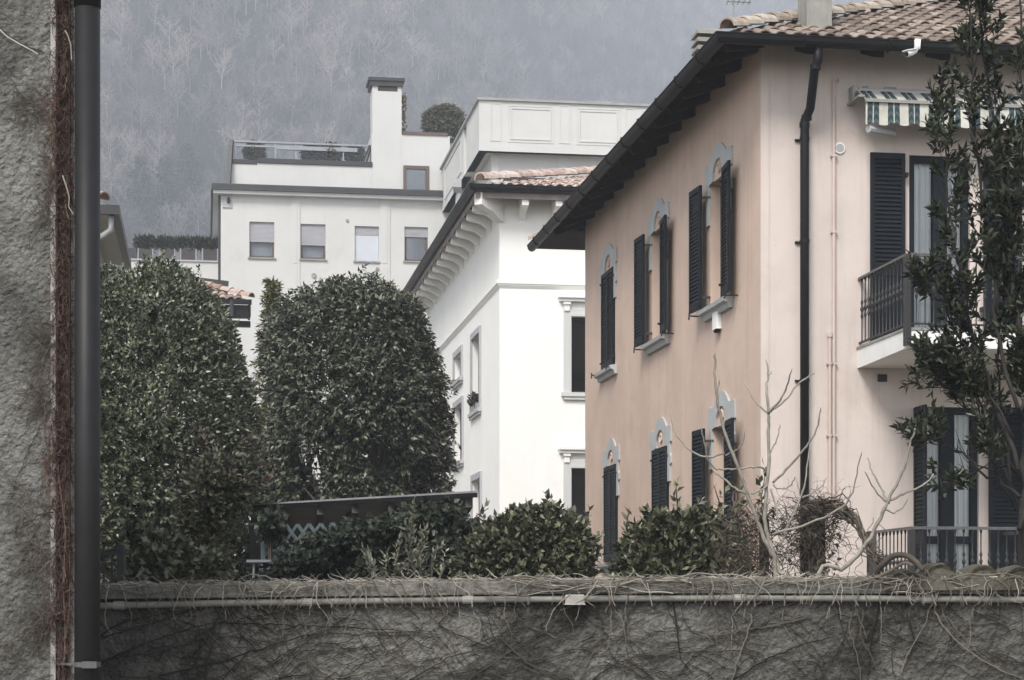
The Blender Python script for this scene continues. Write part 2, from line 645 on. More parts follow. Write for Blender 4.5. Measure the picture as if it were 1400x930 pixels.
M['tile'] = island_mat('weathered_clay_tiles', [(0.0, (0.16, 0.125, 0.105)), (0.5, (0.245, 0.195, 0.165)), (1.0, (0.34, 0.285, 0.245))], 0.9, 0.15, 0.3, 60)
M['tilecap'] = island_mat('pale_lichened_cap_tiles', [(0.0, (0.30, 0.25, 0.20)), (0.6, (0.42, 0.36, 0.30)), (1.0, (0.5, 0.45, 0.38))], 0.9, 0.15, 0.3, 60)
M['tilered'] = island_mat('terracotta_tiles', [(0.0, (0.28, 0.185, 0.15)), (0.5, (0.38, 0.275, 0.23)), (1.0, (0.46, 0.36, 0.315))], 0.9, 0.15, 0.3, 60)
M['tilerose'] = island_mat('pale_rose_tiles', [(0.0, (0.44, 0.33, 0.285)), (0.5, (0.54, 0.435, 0.385)), (1.0, (0.64, 0.55, 0.50))], 0.9, 0.15, 0.3, 60)
M['pane'] = glass_mat('window_glass')
M['paneh'] = glass_mat('hazy_glass', (0.88, 0.92, 0.96), 0.93)
M['backing'] = surf('shade_backing', (0.025, 0.025, 0.027), 0.9, 0.3, 1.0)  # near-black slab behind panes; its colour stands in for unlit interior shade
M['curtain'] = surf('white_net_curtain', (0.82, 0.83, 0.84), 0.9, 0.06, 2.0, 0.0, streak=0.1)
M['brownframe'] = surf('brown_window_wood', (0.115, 0.08, 0.07), 0.6, 0.2, 6)
M['roller'] = surf('grey_roller_blind', (0.36, 0.36, 0.39), 0.6, 0.08, 2)
M['whitepaint'] = surf('white_paint', (0.78, 0.78, 0.76), 0.6, 0.05, 3, 0.05, 60, 0.003, 0.1)
M['palepipe'] = surf('pale_pink_pipe', (0.52, 0.43, 0.39), 0.6, 0.1, 4)
M['alu'] = surf('aluminium', (0.27, 0.28, 0.30), 0.45, 0.1, 4, metal=0.2)
M['iron'] = surf('grey_brown_wrought_iron', (0.018, 0.017, 0.0175), 0.5, 0.25, 20, 0.1, 150, 0.002, spec=0.5)
M['ironlight'] = surf('worn_grey_iron', (0.085, 0.082, 0.082), 0.45, 0.25, 20, 0.1, 150, 0.002, spec=0.5)
M['concrete'] = surf('grey_concrete', (0.30, 0.29, 0.27), 0.95, 0.3, 3, 0.5, 50, 0.01, 0.4)
M['black'] = surf('black_plastic', (0.015, 0.015, 0.016), 0.6, 0.1, 5)


def awning_mat():
    m, nt, b = new_mat('striped_awning_cloth')
    co = node(nt, 'ShaderNodeTexCoord').outputs['Object']
    sp = node(nt, 'ShaderNodeSeparateXYZ'); nt.links.new(co, sp.inputs[0])
    P = 0.245
    def math_(op, a, bb=0.0):
        n = node(nt, 'ShaderNodeMath', operation=op)
        for k, v in enumerate((a, bb)):
            if hasattr(v, 'links'): nt.links.new(v, n.inputs[k])
            else: n.inputs[k].default_value = v
        return n.outputs[0]
    fx = math_('FRACT', math_('DIVIDE', math_('SUBTRACT', sp.outputs[0], AWN0), P))
    green = math_('MULTIPLY', math_('GREATER_THAN', fx, 0.36), math_('LESS_THAN', fx, 0.93))
    line = math_('LESS_THAN', math_('ABSOLUTE', math_('SUBTRACT', fx, 0.645)), 0.022)
    dz = math_('FRACT', math_('MULTIPLY', sp.outputs[2], 11.0))
    tri = math_('ABSOLUTE', math_('SUBTRACT', math_('FRACT', math_('MULTIPLY', math_('SUBTRACT', fx, 0.36), 3.509)), 0.5))
    chev = math_('GREATER_THAN', math_('FRACT', math_('ADD', dz, tri)), 0.62)
    teal = mixc(nt, chev, (0.022, 0.040, 0.045), (0.065, 0.092, 0.097))
    teal = mixc(nt, line, teal, (0.45, 0.5, 0.48))
    dirt = ramp(nt, noise(nt, 3.0, 5, 0.6, co), [(0.3, (0.40, 0.39, 0.35)), (0.7, (0.62, 0.61, 0.56))])
    nt.links.new(mixc(nt, green, dirt, teal), b.inputs['Base Color'])
    b.inputs['Roughness'].default_value = 0.9
    return m


# ================================================================== frames
cu, su = math.cos(YAW), math.sin(YAW)
U, V_ = Vector((cu, su, 0)), Vector((-su, cu, 0))


def frames(ox, oy):
    """street front (s along U, out towards the street) and the side that runs back from the corner (s along V)."""
    return Fc((ox, oy), U, -V_), Fc((ox, oy), V_, -U)


def gutter_run(mb, fc, s0, s1, out, z, m0=0, m1=0, r=0.075):
    """Half-round gutter with lips; m0/m1 = 1 mitres the end outward, -1 inward."""
    sec = [(out - r, z)] + [(out + r * math.cos(a), z - 0.02 - r * 1.05 * math.sin(-a)) for a in [math.pi + math.pi * k / 8 for k in range(9)]] + [(out + r, z), (out + r - 0.012, z), (out - r + 0.012, z - 0.015)]
    sec = [(o, zz) for o, zz in sec]
    n = len(sec)
    i = len(mb.v)
    for end, (s, m) in enumerate(((s0, m0), (s1, m1))):
        for o, zz in sec:
            mb.v.append(tuple(fc.p(s + (-m if end == 0 else m) * o, o, zz)))
    for k in range(n):
        j = (k + 1) % n
        mb.f.append((i + k, i + j, i + n + j, i + n + k))
    mb.f.append(tuple(range(i, i + n))); mb.f.append(tuple(range(i + n, i + 2 * n)))
    # lip roll
    mb.tube([fc.p(s0 - m0 * (out + r), out + r, z), fc.p(s1 + m1 * (out + r), out + r, z)], 0.012, 6)


# ================================================================== the pink house
PX, PY = 2.896, 23.0
FRP, FLP = frames(PX, PY)
ZB = 1.0
pink = thing('pink_house', 'pink plastered house with dark louvred shutters, corner downpipe and tiled hip roof', 'house', (PX, PY, ZB), YAW)
ROOT = ROOTM[pink.name]
DEP, WID = 10.74, 12.0
UP = [(1.86, 5.45, 7.05), (5.19, 5.45, 7.05), (8.71, 5.45, 7.05)]
LO = [(1.70, 2.35, 3.92), (5.04, 2.35, 3.92), (8.50, 2.35, 3.92)]
HW = 0.45
mb = MB()
wall_panel(mb, FLP, 0, DEP, ZB, 8.25, [(c - HW, c + HW, a, b) for c, a, b in UP + LO], 0.22)
bk = Fc(FLP.p(DEP, 0, 0)[:2], U, V_)
wall_panel(mb, bk, 0, WID, ZB, 8.25)
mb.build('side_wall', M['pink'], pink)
d0, d1 = FRP.s(1243), FRP.s(1326)
dz1 = FRP.z(d0, 212)
l0, l1 = FRP.s(1251), FRP.s(1338)
lz1 = FRP.z(l0, 556)
ZS, ZL = 4.665, 1.56           # balcony floors
mb = MB()
wall_panel(mb, FRP, 0, WID, ZB, 8.25, [(d0, d1, ZS, dz1), (l0, l1, ZL, lz1)], 0.2)
rt = Fc(FRP.p(WID, 0, 0)[:2], V_, U)
wall_panel(mb, rt, 0, DEP, ZB, 8.25)
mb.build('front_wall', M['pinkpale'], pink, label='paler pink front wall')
# corner: a hand-trowelled paler band on the edge
mb = MB()
mb.hexa([FRP.p(0.004, 0.006, ZB), FRP.p(0.10, 0.006, ZB), FRP.p(0.10, -0.05, ZB), FRP.p(0.004, -0.05, ZB),
         FRP.p(0.004, 0.006, 8.2), FRP.p(0.10, 0.006, 8.2), FRP.p(0.10, -0.05, 8.2), FRP.p(0.004, -0.05, 8.2)])
mb.build('corner_band', M['pinkpale'], pink)

# roof
OV, PITCH = 0.60, 0.43
ec = FRP.p(-OV, OV, 8.10)
DL = DEP + OV + 1.7
run = DL / 2
mb = MB()
tile_roof(mb, ec, U, V_, WID + 2 * OV, run, PITCH, True, True)
tile_roof(mb, ec, V_, U, DL, run, PITCH, True, True)
far_e = ec + V_ * DL
mb.quad(far_e, far_e + U * (WID + 2 * OV), ec + U * (WID + 2 * OV - run) + V_ * run + Vector((0, 0, run * PITCH)), ec + U * run + V_ * run + Vector((0, 0, run * PITCH)))
er = ec + U * (WID + 2 * OV)
mb.quad(er, er + V_ * DL, ec + U * (WID + 2 * OV - run) + V_ * run + Vector((0, 0, run * PITCH)))
roof = mb.build('roof', M['tile'], pink)
mb = MB()
hip_top = ec + (U + V_) * run + Vector((0, 0, run * PITCH))
cap_tiles(mb, ec + (U + V_) * 0.08 + Vector((0, 0, 0.05)), hip_top)
cap_tiles(mb, hip_top, hip_top + U * max(0.5, WID + 2 * OV - 2 * run))
cap_tiles(mb, far_e + Vector((0, 0, 0.03)), hip_top)
mb.build('hip_cap', M['tilecap'], roof)
# soffit boards and rafters
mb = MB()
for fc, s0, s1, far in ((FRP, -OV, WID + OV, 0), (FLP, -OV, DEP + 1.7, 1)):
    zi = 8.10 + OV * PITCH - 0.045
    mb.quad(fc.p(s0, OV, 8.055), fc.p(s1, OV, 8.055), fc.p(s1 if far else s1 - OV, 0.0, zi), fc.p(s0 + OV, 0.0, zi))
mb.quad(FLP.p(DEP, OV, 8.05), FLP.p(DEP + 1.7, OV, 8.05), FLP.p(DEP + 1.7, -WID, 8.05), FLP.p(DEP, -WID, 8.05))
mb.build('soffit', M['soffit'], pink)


def rafter(fc, s, parent, mat):
    r = MB()
    z0, zi = 8.055, 8.10 + OV * PITCH - 0.05
    w = 0.05
    r.hexa([fc.p(s - w, OV - 0.09, z0 - 0.10), fc.p(s + w, OV - 0.09, z0 - 0.10), fc.p(s + w, 0.0, zi - 0.17), fc.p(s - w, 0.0, zi - 0.17),
            fc.p(s - w, OV - 0.04, z0 - 0.004), fc.p(s + w, OV - 0.04, z0 - 0.004), fc.p(s + w, 0.0, zi - 0.004), fc.p(s - w, 0.0, zi - 0.004)])
    r.build('rafter', mat, parent)


for k in range(15):
    rafter(FLP, 0.12 + k * 0.755, pink, M['rafter'])
for k in range(8):
    rafter(FRP, FRP.s(1092) + k * FRP.s(1092) * 0 + k * 0.80, pink, M['rafter'])
mb = MB()
mb.bar(FRP.p(-OV + 0.06, OV - 0.06, 8.0), FRP.p(0, 0, 8.22), 0.1, 0.13)
mb.build('hip_rafter', M['rafter'], pink)
# gutter
mb = MB()
gutter_run(mb, FRP, 0, WID, OV + 0.04, 8.10, 1, 1, 0.08)
gutter_run(mb, FLP, 0, DEP + 1.7, OV + 0.04, 8.10, 1, 0, 0.08)
gut = mb.build('gutter', M['dark_metal'], pink)
for fc, n_, a_, st_ in ((FLP, 12, 0.2, 1.05), (FRP, 8, FRP.s(1097, OV), 1.0)):
    for k in range(n_):
        s = a_ + k * st_
        mb = MB()
        mb.tube([fc.p(s, OV - 0.06, 8.13), fc.p(s, OV + 0.06, 8.135), fc.p(s, OV + 0.128, 8.12), fc.p(s, OV + 0.13, 8.07), fc.p(s, OV + 0.09, 8.01), fc.p(s, OV + 0.03, 7.985)], 0.011, 5)
        mb.build('gutter_clip', M['dark_metal'], gut)
# downpipe
s_a, s_b = FRP.s(1118, OV), FRP.s(1100, 0.11)
mb = MB()
pts = [FRP.p(s_a, OV + 0.02, 8.0), FRP.p(s_a, OV, 7.86), FRP.p(s_a - 0.02, OV - 0.05, 7.78), FRP.p(s_b + 0.04, 0.20, 7.42), FRP.p(s_b, 0.12, 7.30), FRP.p(s_b, 0.11, 7.1), FRP.p(s_b, 0.11, ZB)]
mb.tube(pts, 0.052, 14)
dp = mb.build('downpipe', M['dark_metal'], pink, smooth=True)
for z in (7.80, 7.33, 7.25):
    q = FRP.p(s_a - 0.015, OV - 0.04, z) if z > 7.5 else FRP.p(s_b + (0.02 if z > 7.3 else 0), 0.125 if z > 7.3 else 0.11, z)
    mb = MB(); mb.tube([q - Vector((0, 0, .03)), q + Vector((0, 0, .03))], 0.060, 14)
    mb.build('pipe_collar', M['dark_metal'], dp)
for py in (190, 330, 520):
    z = FRP.z(s_b, py, 0.1)
    mb = MB()
    q = FRP.p(s_b, 0.11, z)
    mb.tube([q - Vector((0, 0, .015)), q + Vector((0, 0, .015))], 0.059, 14)
    mb.box(FRP, s_b - 0.085, s_b + 0.085, 0.0, 0.03, z - 0.012, z + 0.012)
    mb.build('pipe_bracket', M['dark_metal'], dp)
# thin service pipes
for px, ya, yb, top in ((1139, 112, 700, 1), (1133.5, 458, 700, 0)):
    s = FRP.s(px)
    mb = MB()
    za, zb = FRP.z(s, ya), FRP.z(s, yb)
    pl = [FRP.p(s, 0.03, zb), FRP.p(s, 0.03, za)]
    if top:
        pl += [FRP.p(s + 0.02, 0.03, za + 0.015), FRP.p(s + 0.06, 0.0, za + 0.02)]
    mb.tube(pl, 0.021, 8)
    if not top:
        mb.tube([FRP.p(s, 0.03, za - 0.03), FRP.p(s, 0.03, za + 0.02)], 0.032, 8)
    sp_ = mb.build('service_pipe', M['palepipe'], pink)
    for py in ((214, 318, 498, 596) if top else (498, 596)):
        z = FRP.z(s, py)
        mb = MB(); mb.box(FRP, s - 0.035, s + 0.035, 0.0, 0.054, z - 0.012, z + 0.012)
        mb.build('pipe_clip', M['palepipe'], sp_)
# vents and boxes on the walls
s = FRP.s(1147.5)
mb = MB(); mb.disc(FRP.p(s, 0, FRP.z(s, 203)), -V_, 0.066, 0.02, 24)
v1 = mb.build('round_vent', M['whitepaint'], pink)
mb = MB()
for k in range(-3, 4):
    w = math.sqrt(max(0, 0.05 ** 2 - (k * 0.014) ** 2))
    mb.box(FRP, s - w, s + w, 0.02, 0.024, FRP.z(s, 203) + k * 0.014 - 0.004, FRP.z(s, 203) + k * 0.014 + 0.004)
mb.build('vent_slot', M['greytrim'], v1)
s = FRP.s(1206); z = FRP.z(s, 517)
mb = MB(); mb.box(FRP, s - 0.055, s + 0.055, 0.0, 0.02, z - 0.042, z + 0.042)
mb.build('air_brick', M['black'], pink)
s = FLP.s(984); z = FLP.z(s, 440)
mb = MB(); mb.box(FLP, s - 0.11, s + 0.11, 0.0, 0.07, z - 0.10, z + 0.12)
bxp = mb.build('sensor_box', M['whitepaint'], pink, bevel=0.008)
mb = MB(); mb.box(FLP, s - 0.06, s + 0.06, 0.02, 0.06, z - 0.135, z - 0.10)
mb.build('sensor_lens', M['rafter'], bxp)
# chimneys
s0 = FRP.s(1100, -0.15); s1 = FRP.s(1134, -0.15)
mb = MB(); mb.box(FRP, s0, s1, -0.42, -0.06, 8.1, 9.75)
mb.box(FRP, s0 - 0.06, s1 + 0.06, -0.48, 0.0, 9.75, 9.83)
ch = mb.build('chimney', M['concrete'], pink, label='plain grey rendered chimney by the hip')
mb = MB(); mb.box(FRP, s0 - 0.07, s1 + 0.07, -0.45, 0.02, 8.18, 8.31)
mb.build('mortar_flaunching', M['tilecap'], ch)
c0 = at(967, 60, 30.0)
ax, ay = c0.x, c0.y
mb = MB()
fcx = Fc((ax, ay), U, -V_)
mb.box(fcx, -0.13, 0.13, -0.14, 0.14, 8.6, 10.05)
ch2 = mb.build('chimney', M['tile'], pink, label='small brick chimney with stacked stone cowl slabs')
for k, zz in enumerate((10.05, 10.17, 10.29)):
    mb = MB(); mb.box(fcx, -0.2, 0.2, -0.2, 0.2, zz + 0.02, zz + 0.085)
    mb.box(fcx, -0.16, -0.1, -0.16, -0.1, zz - 0.03, zz + 0.02); mb.box(fcx, 0.1, 0.16, 0.1, 0.16, zz - 0.03, zz + 0.02)
    mb.build('cowl_slab', M['concrete'], ch2, bevel=0.01)

# windows of the side wall -------------------------------------------------
def surround_poly(hw):
    R = [(hw + .00, -.52), (hw + .13, -.52), (hw + .13, -.30), (hw + .18, -.27), (hw + .18, -.17), (hw + .13, -.13), (hw + .13, .02), (hw + .19, .03), (hw + .19, .25),
         (hw + .08, .27), (hw - .02, .25), (hw - .10, .27), (hw - .16, .33)]
    n = 6
    arc = [(0.30 * math.cos(a) * 0.97, .27 + .15 * math.sin(a)) for a in [0.75 + (math.pi / 2 - 0.75) * k / n for k in range(n + 1)]]
    right = R + arc                       # ends at the crown of the arch
    left = [(-x, z) for x, z in reversed(right[:-1])]
    inner = [(-hw, -.52), (-hw, -0.02), (-0.26, 0.0)] + [(-0.26 * math.cos(a), .02 + .22 * math.sin(a)) for a in [math.pi * k / 8 for k in range(9)]] + [(0.26, 0.0), (hw, -0.02)]
    return right + left + inner[1:]


def side_window(c, z0, z1, opened):
    fr = MB()
    frame_rect(fr, FLP, c - HW + 0.003, c + HW - 0.003, -0.20, -0.13, z0 + 0.003, z1 - 0.003, 0.06)
    fr.box(FLP, c - 0.05, c + 0.05, -0.19, -0.125, z0 + 0.06, z1 - 0.06)
    w = fr.build('window', M['shutter'], pink)
    g = MB(); g.quad(FLP.p(c - HW, -0.16, z0), FLP.p(c + HW, -0.16, z0), FLP.p(c + HW, -0.16, z1), FLP.p(c - HW, -0.16, z1))
    g.build('pane', M['pane'], w)
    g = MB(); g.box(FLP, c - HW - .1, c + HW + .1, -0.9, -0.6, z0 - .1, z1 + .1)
    g.build('shade_backing', M['backing'], w)
    sl = MB()
    sl.prism([FLP.p(c - 0.66, 0.005, z0 - 0.13), FLP.p(c - 0.66, 0.05, z0 - 0.13), FLP.p(c - 0.66, 0.07, z0 - 0.07), FLP.p(c - 0.66, 0.12, z0 - 0.05), FLP.p(c - 0.66, 0.13, z0 - 0.0), FLP.p(c - 0.66, 0.005, z0 + 0.02)], V_ * 1.32)
    sl.box(FLP, c - HW + .004, c + HW - .004, -0.12, 0.004, z0 - 0.05, z0 + 0.012)
    sl.build('sill', M['stone'], w)
    sr = MB()
    sr.prism([FLP.p(c + a, 0.028, z1 + z) for a, z in surround_poly(HW)], U * 0.027)
    sr.build('surround', M['stone'], w)
    tm = MB()
    tm.tube([FLP.p(c - 0.05, 0.012, z1 + .09), FLP.p(c - 0.05, 0.012, z1 + .15), FLP.p(c, 0.012, z1 + .19), FLP.p(c + .05, 0.012, z1 + .15), FLP.p(c + .05, .012, z1 + .09), FLP.p(c, .012, z1 + .06), FLP.p(c - .04, .012, z1 + .09)], 0.014, 5)
    tm.build('tympanum_ornament', M['pink'], w)
    for sg in (-1, 1):
        lf = MB()
        if opened:
            hp = FLP.p(c + sg * (HW + 0.03), 0.09 if sg < 0 else 0.12, 0)
            th = math.radians(5 if sg < 0 else 3)
            d = V_ * sg * math.cos(th) - U * math.sin(th)
            shutter_leaf(lf, hp[:2], d, -U, 0.47, z0 + 0.02, z1 - 0.0)
        else:
            hp = FLP.p(c + sg * (HW + 0.0), 0.03, 0)
            shutter_leaf(lf, hp[:2], V_ * -sg, -U, HW - 0.006, z0 + 0.03, z1 - 0.02)
        lf.build('shutter', M['shutter'], w)
        for zz in (z0 + 0.16, z1 - 0.16):
            hg = MB()
            hg.bar(FLP.p(c + sg * (HW + 0.0), 0.0, zz), FLP.p(c + sg * (HW + 0.06), 0.14 if opened else 0.05, zz), 0.02, 0.03)
            hg.build('hinge', M['black'], w)
        ct = MB()
        a0 = c + sg * (HW + (0.42 if opened else 0.12))
        ct.tube([FLP.p(a0, 0.0, z0 - 0.02), FLP.p(a0, 0.16, z0 - 0.02), FLP.p(a0 + sg * 0.02, 0.17, z0 + 0.02), FLP.p(a0 + sg * 0.02, 0.175, z0 - 0.07)], 0.011, 5)
        ct.build('shutter_catch', M['black'], w)


for (c, a, b), op in zip(UP + LO, (True, True, False, True, False, False)):
    side_window(c, a, b, op)

# balcony doors -------------------------------------------------------------
def balcony_door(s0, s1, z0, z1, midz, kind):
    fr = MB()
    frame_rect(fr, FRP, s0 + .003, s1 - .003, -0.11, -0.04, z0 + .003, z1 - .003, 0.075, True)
    cx = (s0 + s1) / 2 + 0.02
    fr.box(FRP, cx - 0.085, cx + 0.085, -0.105, -0.03, z0 + .08, z1 - .08)
    fr.box(FRP, s0 + .07, cx - .08, -0.10, -0.045, midz - 0.045, midz + 0.045)
    fr.box(FRP, cx + .08, s1 - .07, -0.10, -0.045, midz - 0.045, midz + 0.045)
    w = fr.build('balcony_door', M['shutter'], pink)
    for a, b in ((s0, cx), (cx, s1)):
        g = MB(); g.quad(FRP.p(a, -0.075, z0), FRP.p(b, -0.075, z0), FRP.p(b, -0.075, z1), FRP.p(a, -0.075, z1))
        g.build('pane', M['pane'], w)
        cu_ = MB()
        n = 40
        pts = [FRP.p(a + (b - a) * k / n, -0.125 + 0.016 * math.sin(k * 1.5) + 0.012 * math.sin(k * 0.63 + a), 0) for k in range(n + 1)]
        for k in range(n):
            p, q = pts[k], pts[k + 1]
            cu_.quad((p.x, p.y, z0), (q.x, q.y, z0), (q.x, q.y, z1), (p.x, p.y, z1))
        cu_.build('net_curtain', M['curtain'], w, smooth=True)
    for sg, (ss, ww) in zip((-1, 1), kind):
        lf = MB()
        if ww < 0:                        # leaf standing straight out from the wall
            shutter_leaf(lf, FRP.p(ss, 0.02, 0)[:2], -V_ * math.cos(.06) - U * math.sin(.06), -U, -ww, z0 + 0.02, z1 - 0.02, grille=0.8)
        else:
            h = FRP.p(ss, 0.055, 0)
            shutter_leaf(lf, h[:2], U * sg, -V_, ww, z0 + 0.02, z1 + 0.0, grille=0.85)
        lf.build('shutter', M['shutter'], w)
        for zz in (z0 + 0.5, z1 - 0.25):
            hg = MB()
            hg.bar(FRP.p(ss - sg * 0.02, 0.0, zz), FRP.p(ss - sg * 0.02, 0.09, zz), 0.03, 0.05)
            hg.build('hinge', M['black'], w)


balcony_door(d0, d1, ZS, dz1, FRP.z(d0, 382), [(FRP.s(1237, .05), FRP.s(1237, .05) - FRP.s(1190, .05)), (FRP.s(1345, .05), 0.47)])
balcony_door(l0, l1, ZL, lz1, FRP.z(l0, 738), [(FRP.s(1250, 0), -0.42), (FRP.s(1352, .05), 0.45)])


def balcony(z, sa, sb, out, dark):
    sl = MB()
    sl.prism([FRP.p(sa, 0.003, z - 0.215), FRP.p(sa, out, z - 0.19), FRP.p(sa, out, z), FRP.p(sa, 0.003, z)], U * (sb - sa))
    b = sl.build('balcony', M['whitepaint'], pink, bevel=0.008)
    zt = z + 0.83
    lip = MB(); lip.box(FRP, sa - 0.012, sb + 0.012, 0.006, out + 0.012, z - 0.0, z + 0.028)
    lip.build('floor_edging', M['concrete'], b)
    hr = MB()
    for (p, q) in ((FRP.p(sa + .03, 0.0, zt), FRP.p(sa + .03, out - .03, zt)), (FRP.p(sa + .03, out - .03, zt), FRP.p(sb - .03, out - .03, zt)), (FRP.p(sb - .03, out - .03, zt), FRP.p(sb - .03, 0.0, zt))):
        hr.bar(p, q, 0.045, 0.032)
    hr.build('handrail', M['ironlight'], b, bevel=0.006)
    br = MB()
    zb = z + 0.075
    for (p, q) in ((FRP.p(sa + .03, 0.0, zb), FRP.p(sa + .03, out - .03, zb)), (FRP.p(sa + .03, out - .03, zb), FRP.p(sb - .03, out - .03, zb))):
        br.bar(p, q, 0.03, 0.018)
    br.build('bottom_rail', M['iron'], b)
    po = MB(); po.box(FRP, sa - 0.02, sa + 0.05, out - 0.05, out + 0.022, z - 0.17, zt - 0.02)
    po.build('corner_post', M['iron'], b, bevel=0.005)
    prof = [(0, .013), (.02, .013), (.03, .008), (.27, .0075), (.29, .012), (.31, .019), (.33, .012), (.36, .010), (.375, .02), (.40, .022), (.42, .012), (.44, .010), (.47, .019), (.49, .012), (.51, .0075), (.70, .0075), (.715, .013), (.74, .015), (.755, .015)]
    nside = int(out / 0.125)
    for k in range(nside):
        o = 0.08 + (out - 0.2) * k / (nside - 1)
        m = MB(); m.lathe(FRP.p(sa + .03, o, z + 0.07), prof, 7); m.build('baluster', M['iron'], b, smooth=True)
    nf = int((sb - sa) / 0.099)
    for k in range(1, nf):
        m = MB(); m.lathe(FRP.p(sa + .03 + (sb - sa - .06) * k / nf, out - .03, z + 0.07), prof, 7); m.build('baluster', M['iron'], b, smooth=True)


BS = FRP.s(1172)
balcony(ZS, BS, BS + 3.1, 1.64, True)
balcony(ZL + 0.12, FRP.s(1181), FRP.s(1181) + 1.75, 1.55, False)

# awning ---------------------------------------------------------------------
a0, a1 = FRP.s(1170, .1), FRP.s(1170, .1) + 2.75
AWN0 = FRP.s(1176, 0.45)
ZA = FRP.z(a0, 121, 0.1)
ZF = FRP.z(a0, 139, 0.45)
mb = MB()
n = 120
for k in range(n):                                   # sloping cloth
    p, q = a0 + (a1 - a0) * k / n, a0 + (a1 - a0) * (k + 1) / n
    mb.quad(FRP.p(p, 0.10, ZA), FRP.p(q, 0.10, ZA), FRP.p(q, 0.45, ZF + 0.02), FRP.p(p, 0.45, ZF + 0.02))
P_ = 0.245
def drop(s):
    f = ((s - AWN0) / P_) % 1.0
    return 0.235 + 0.03 * abs(math.sin(math.pi * (f + 0.35)))
for k in range(n * 2):                               # scalloped valance
    p, q = a0 + (a1 - a0) * k / (2 * n), a0 + (a1 - a0) * (k + 1) / (2 * n)
    wv = lambda s: 0.455 + 0.012 * math.sin(s * 9) + 0.006 * math.sin(s * 31)
    mb.quad(FRP.p(p, 0.452, ZF), FRP.p(q, 0.452, ZF), FRP.p(q, wv(q), ZF - drop(q)), FRP.p(p, wv(p), ZF - drop(p)))
aw = mb.build('awning', awning_mat(), pink, label='striped awning with scalloped valance')
mb = MB(); mb.box(FRP, a0 - 0.005, a1 + 0.02, 0.425, 0.475, ZF - 0.005, ZF + 0.035)
mb.build('front_bar', M['concrete'], aw, bevel=0.006)
mb = MB(); mb.box(FRP, a0 - 0.055, a0 - 0.03, 0.0, 0.15, ZA - 0.15, ZA + 0.02)
mb.box(FRP, a0 - 0.075, a0 + 0.0, 0.0, 0.42, ZA - 0.18, ZA - 0.155)
mb.build('wall_bracket', M['concrete'], aw)
for q0, q1 in ((0.1, 0.16), (0.36, 0.5)):
    mb = MB(); mb.box(FRP, a0 + q0, a0 + q1, 0.0, 0.09, ZA + 0.012, ZA + 0.035); mb.build('fixing_plate', M['concrete'], aw)
mb = MB(); mb.tube([FRP.p(a0 + 0.02, 0.12, ZA - 0.04), FRP.p(a1, 0.12, ZA - 0.04)], 0.045, 10)
mb.tube([FRP.p(a0 + 0.05, 0.40, ZF - 0.30), FRP.p(a0 + 0.42, 0.22, ZF - 0.29)], 0.045, 8)
mb.build('roller_arm', M['greytrim'], aw)

# ------------------------------------------------------------------ things fixed to the pink house
sc = FRP.s(1246, OV + .1)
cp = FRP.p(sc, OV + 0.16, FRP.z(sc, 62, OV + .1))
cctv = thing('security_camera', 'white security camera clamped to the dark gutter of the pink house', 'camera', cp, YAW)
mb = MB()
mb.bar(cp + U * 0.05 + Vector((0, 0, .05)), cp + U * 0.045 - Vector((0, 0, .06)), 0.05, 0.06)
mb.tube([cp + U * 0.045 - Vector((0, 0, .04)), cp + U * 0.02 - Vector((0, 0, .09)), cp - U * 0.0 - Vector((0, 0, .11))], [0.024, 0.026, 0.022], 10)
mb.build('mount_arm', M['whitepaint'], cctv, smooth=True)
mb = MB(); mb.tube([cp - U * 0.01 - Vector((0, 0, .10)), cp - U * 0.10 - V_ * 0.06 - Vector((0, 0, .14))], 0.034, 12)
mb.bar(cp + U * 0.02 - Vector((0, 0, .06)), cp - U * 0.13 - V_ * .07 - Vector((0, 0, .105)), 0.075, 0.012)
mb.build('camera_body', M['whitepaint'], cctv)
mb = MB(); mb.tube([cp - U * 0.10 - V_ * 0.06 - Vector((0, 0, .14)), cp - U * 0.105 - V_ * 0.064 - Vector((0, 0, .143))], 0.027, 12)
mb.build('lens', M['black'], cctv)
ab = at(1003, 48, 27.0)
ant = thing('television_antenna', 'thin metal television antenna standing on the tiled roof', 'antenna', ab)
mb = MB(); mb.tube([ab - Vector((0, 0, .5)), ab + Vector((0, 0, .9))], 0.012, 6)
mb.build('mast', M['alu'], ant)
mb = MB()
t = at(1003, 2, 27.0)
mb.tube([t - Vector((.09, 0, 0)), t + Vector((.24, 0.05, .0))], 0.01, 5)
for k in range(5):
    x = -0.08 + k * 0.075
    mb.tube([t + Vector((x, -.16, 0)), t + Vector((x, .16, 0))], 0.005, 4)
mb.build('antenna_boom', M['alu'], ant)
# ================================================================== white villa
VX, VY = -0.277, 44.0
FRV, FLV = frames(VX, VY)
villa = thing('white_villa', 'bright white villa with dark gutter, white scrolled eave brackets and low rose tiled roof', 'house', (VX, VY, ZB), YAW)
VW, VD = 11.0, 14.5
LW = []
for (pa, pb, ya, yb, d) in ((645, 658, 452, 570, 0), (621, 633, 478, 528, 0), (621, 634, 547, 640, 0), (645.5, 659, 648, 740, 0)):
    t1, t0 = FLV.s(pa), FLV.s(pb)
    tm_ = (t0 + t1) / 2
    LW.append((t0 + 0.14, t1 - 0.14, FLV.z(tm_, yb) + 0.14, FLV.z(tm_, ya) - 0.14))
s_w = FRV.s(780.5)
FWH = [(s_w, s_w + 1.25, 4.89 + 1.6, 6.563 + 1.6), (s_w, s_w + 1.25, 1.4, 3.2 + 1.6), (s_w + 4.2, s_w + 5.45, 4.89 + 1.6, 6.563 + 1.6), (s_w + 4.2, s_w + 5.45, 1.4, 3.2 + 1.6)]
FWH[0] = (s_w, s_w + 1.25, FRV.z(s_w, 537), FRV.z(s_w, 433))
FWH[1] = (s_w, s_w + 1.25, 1.2, FRV.z(s_w, 640))
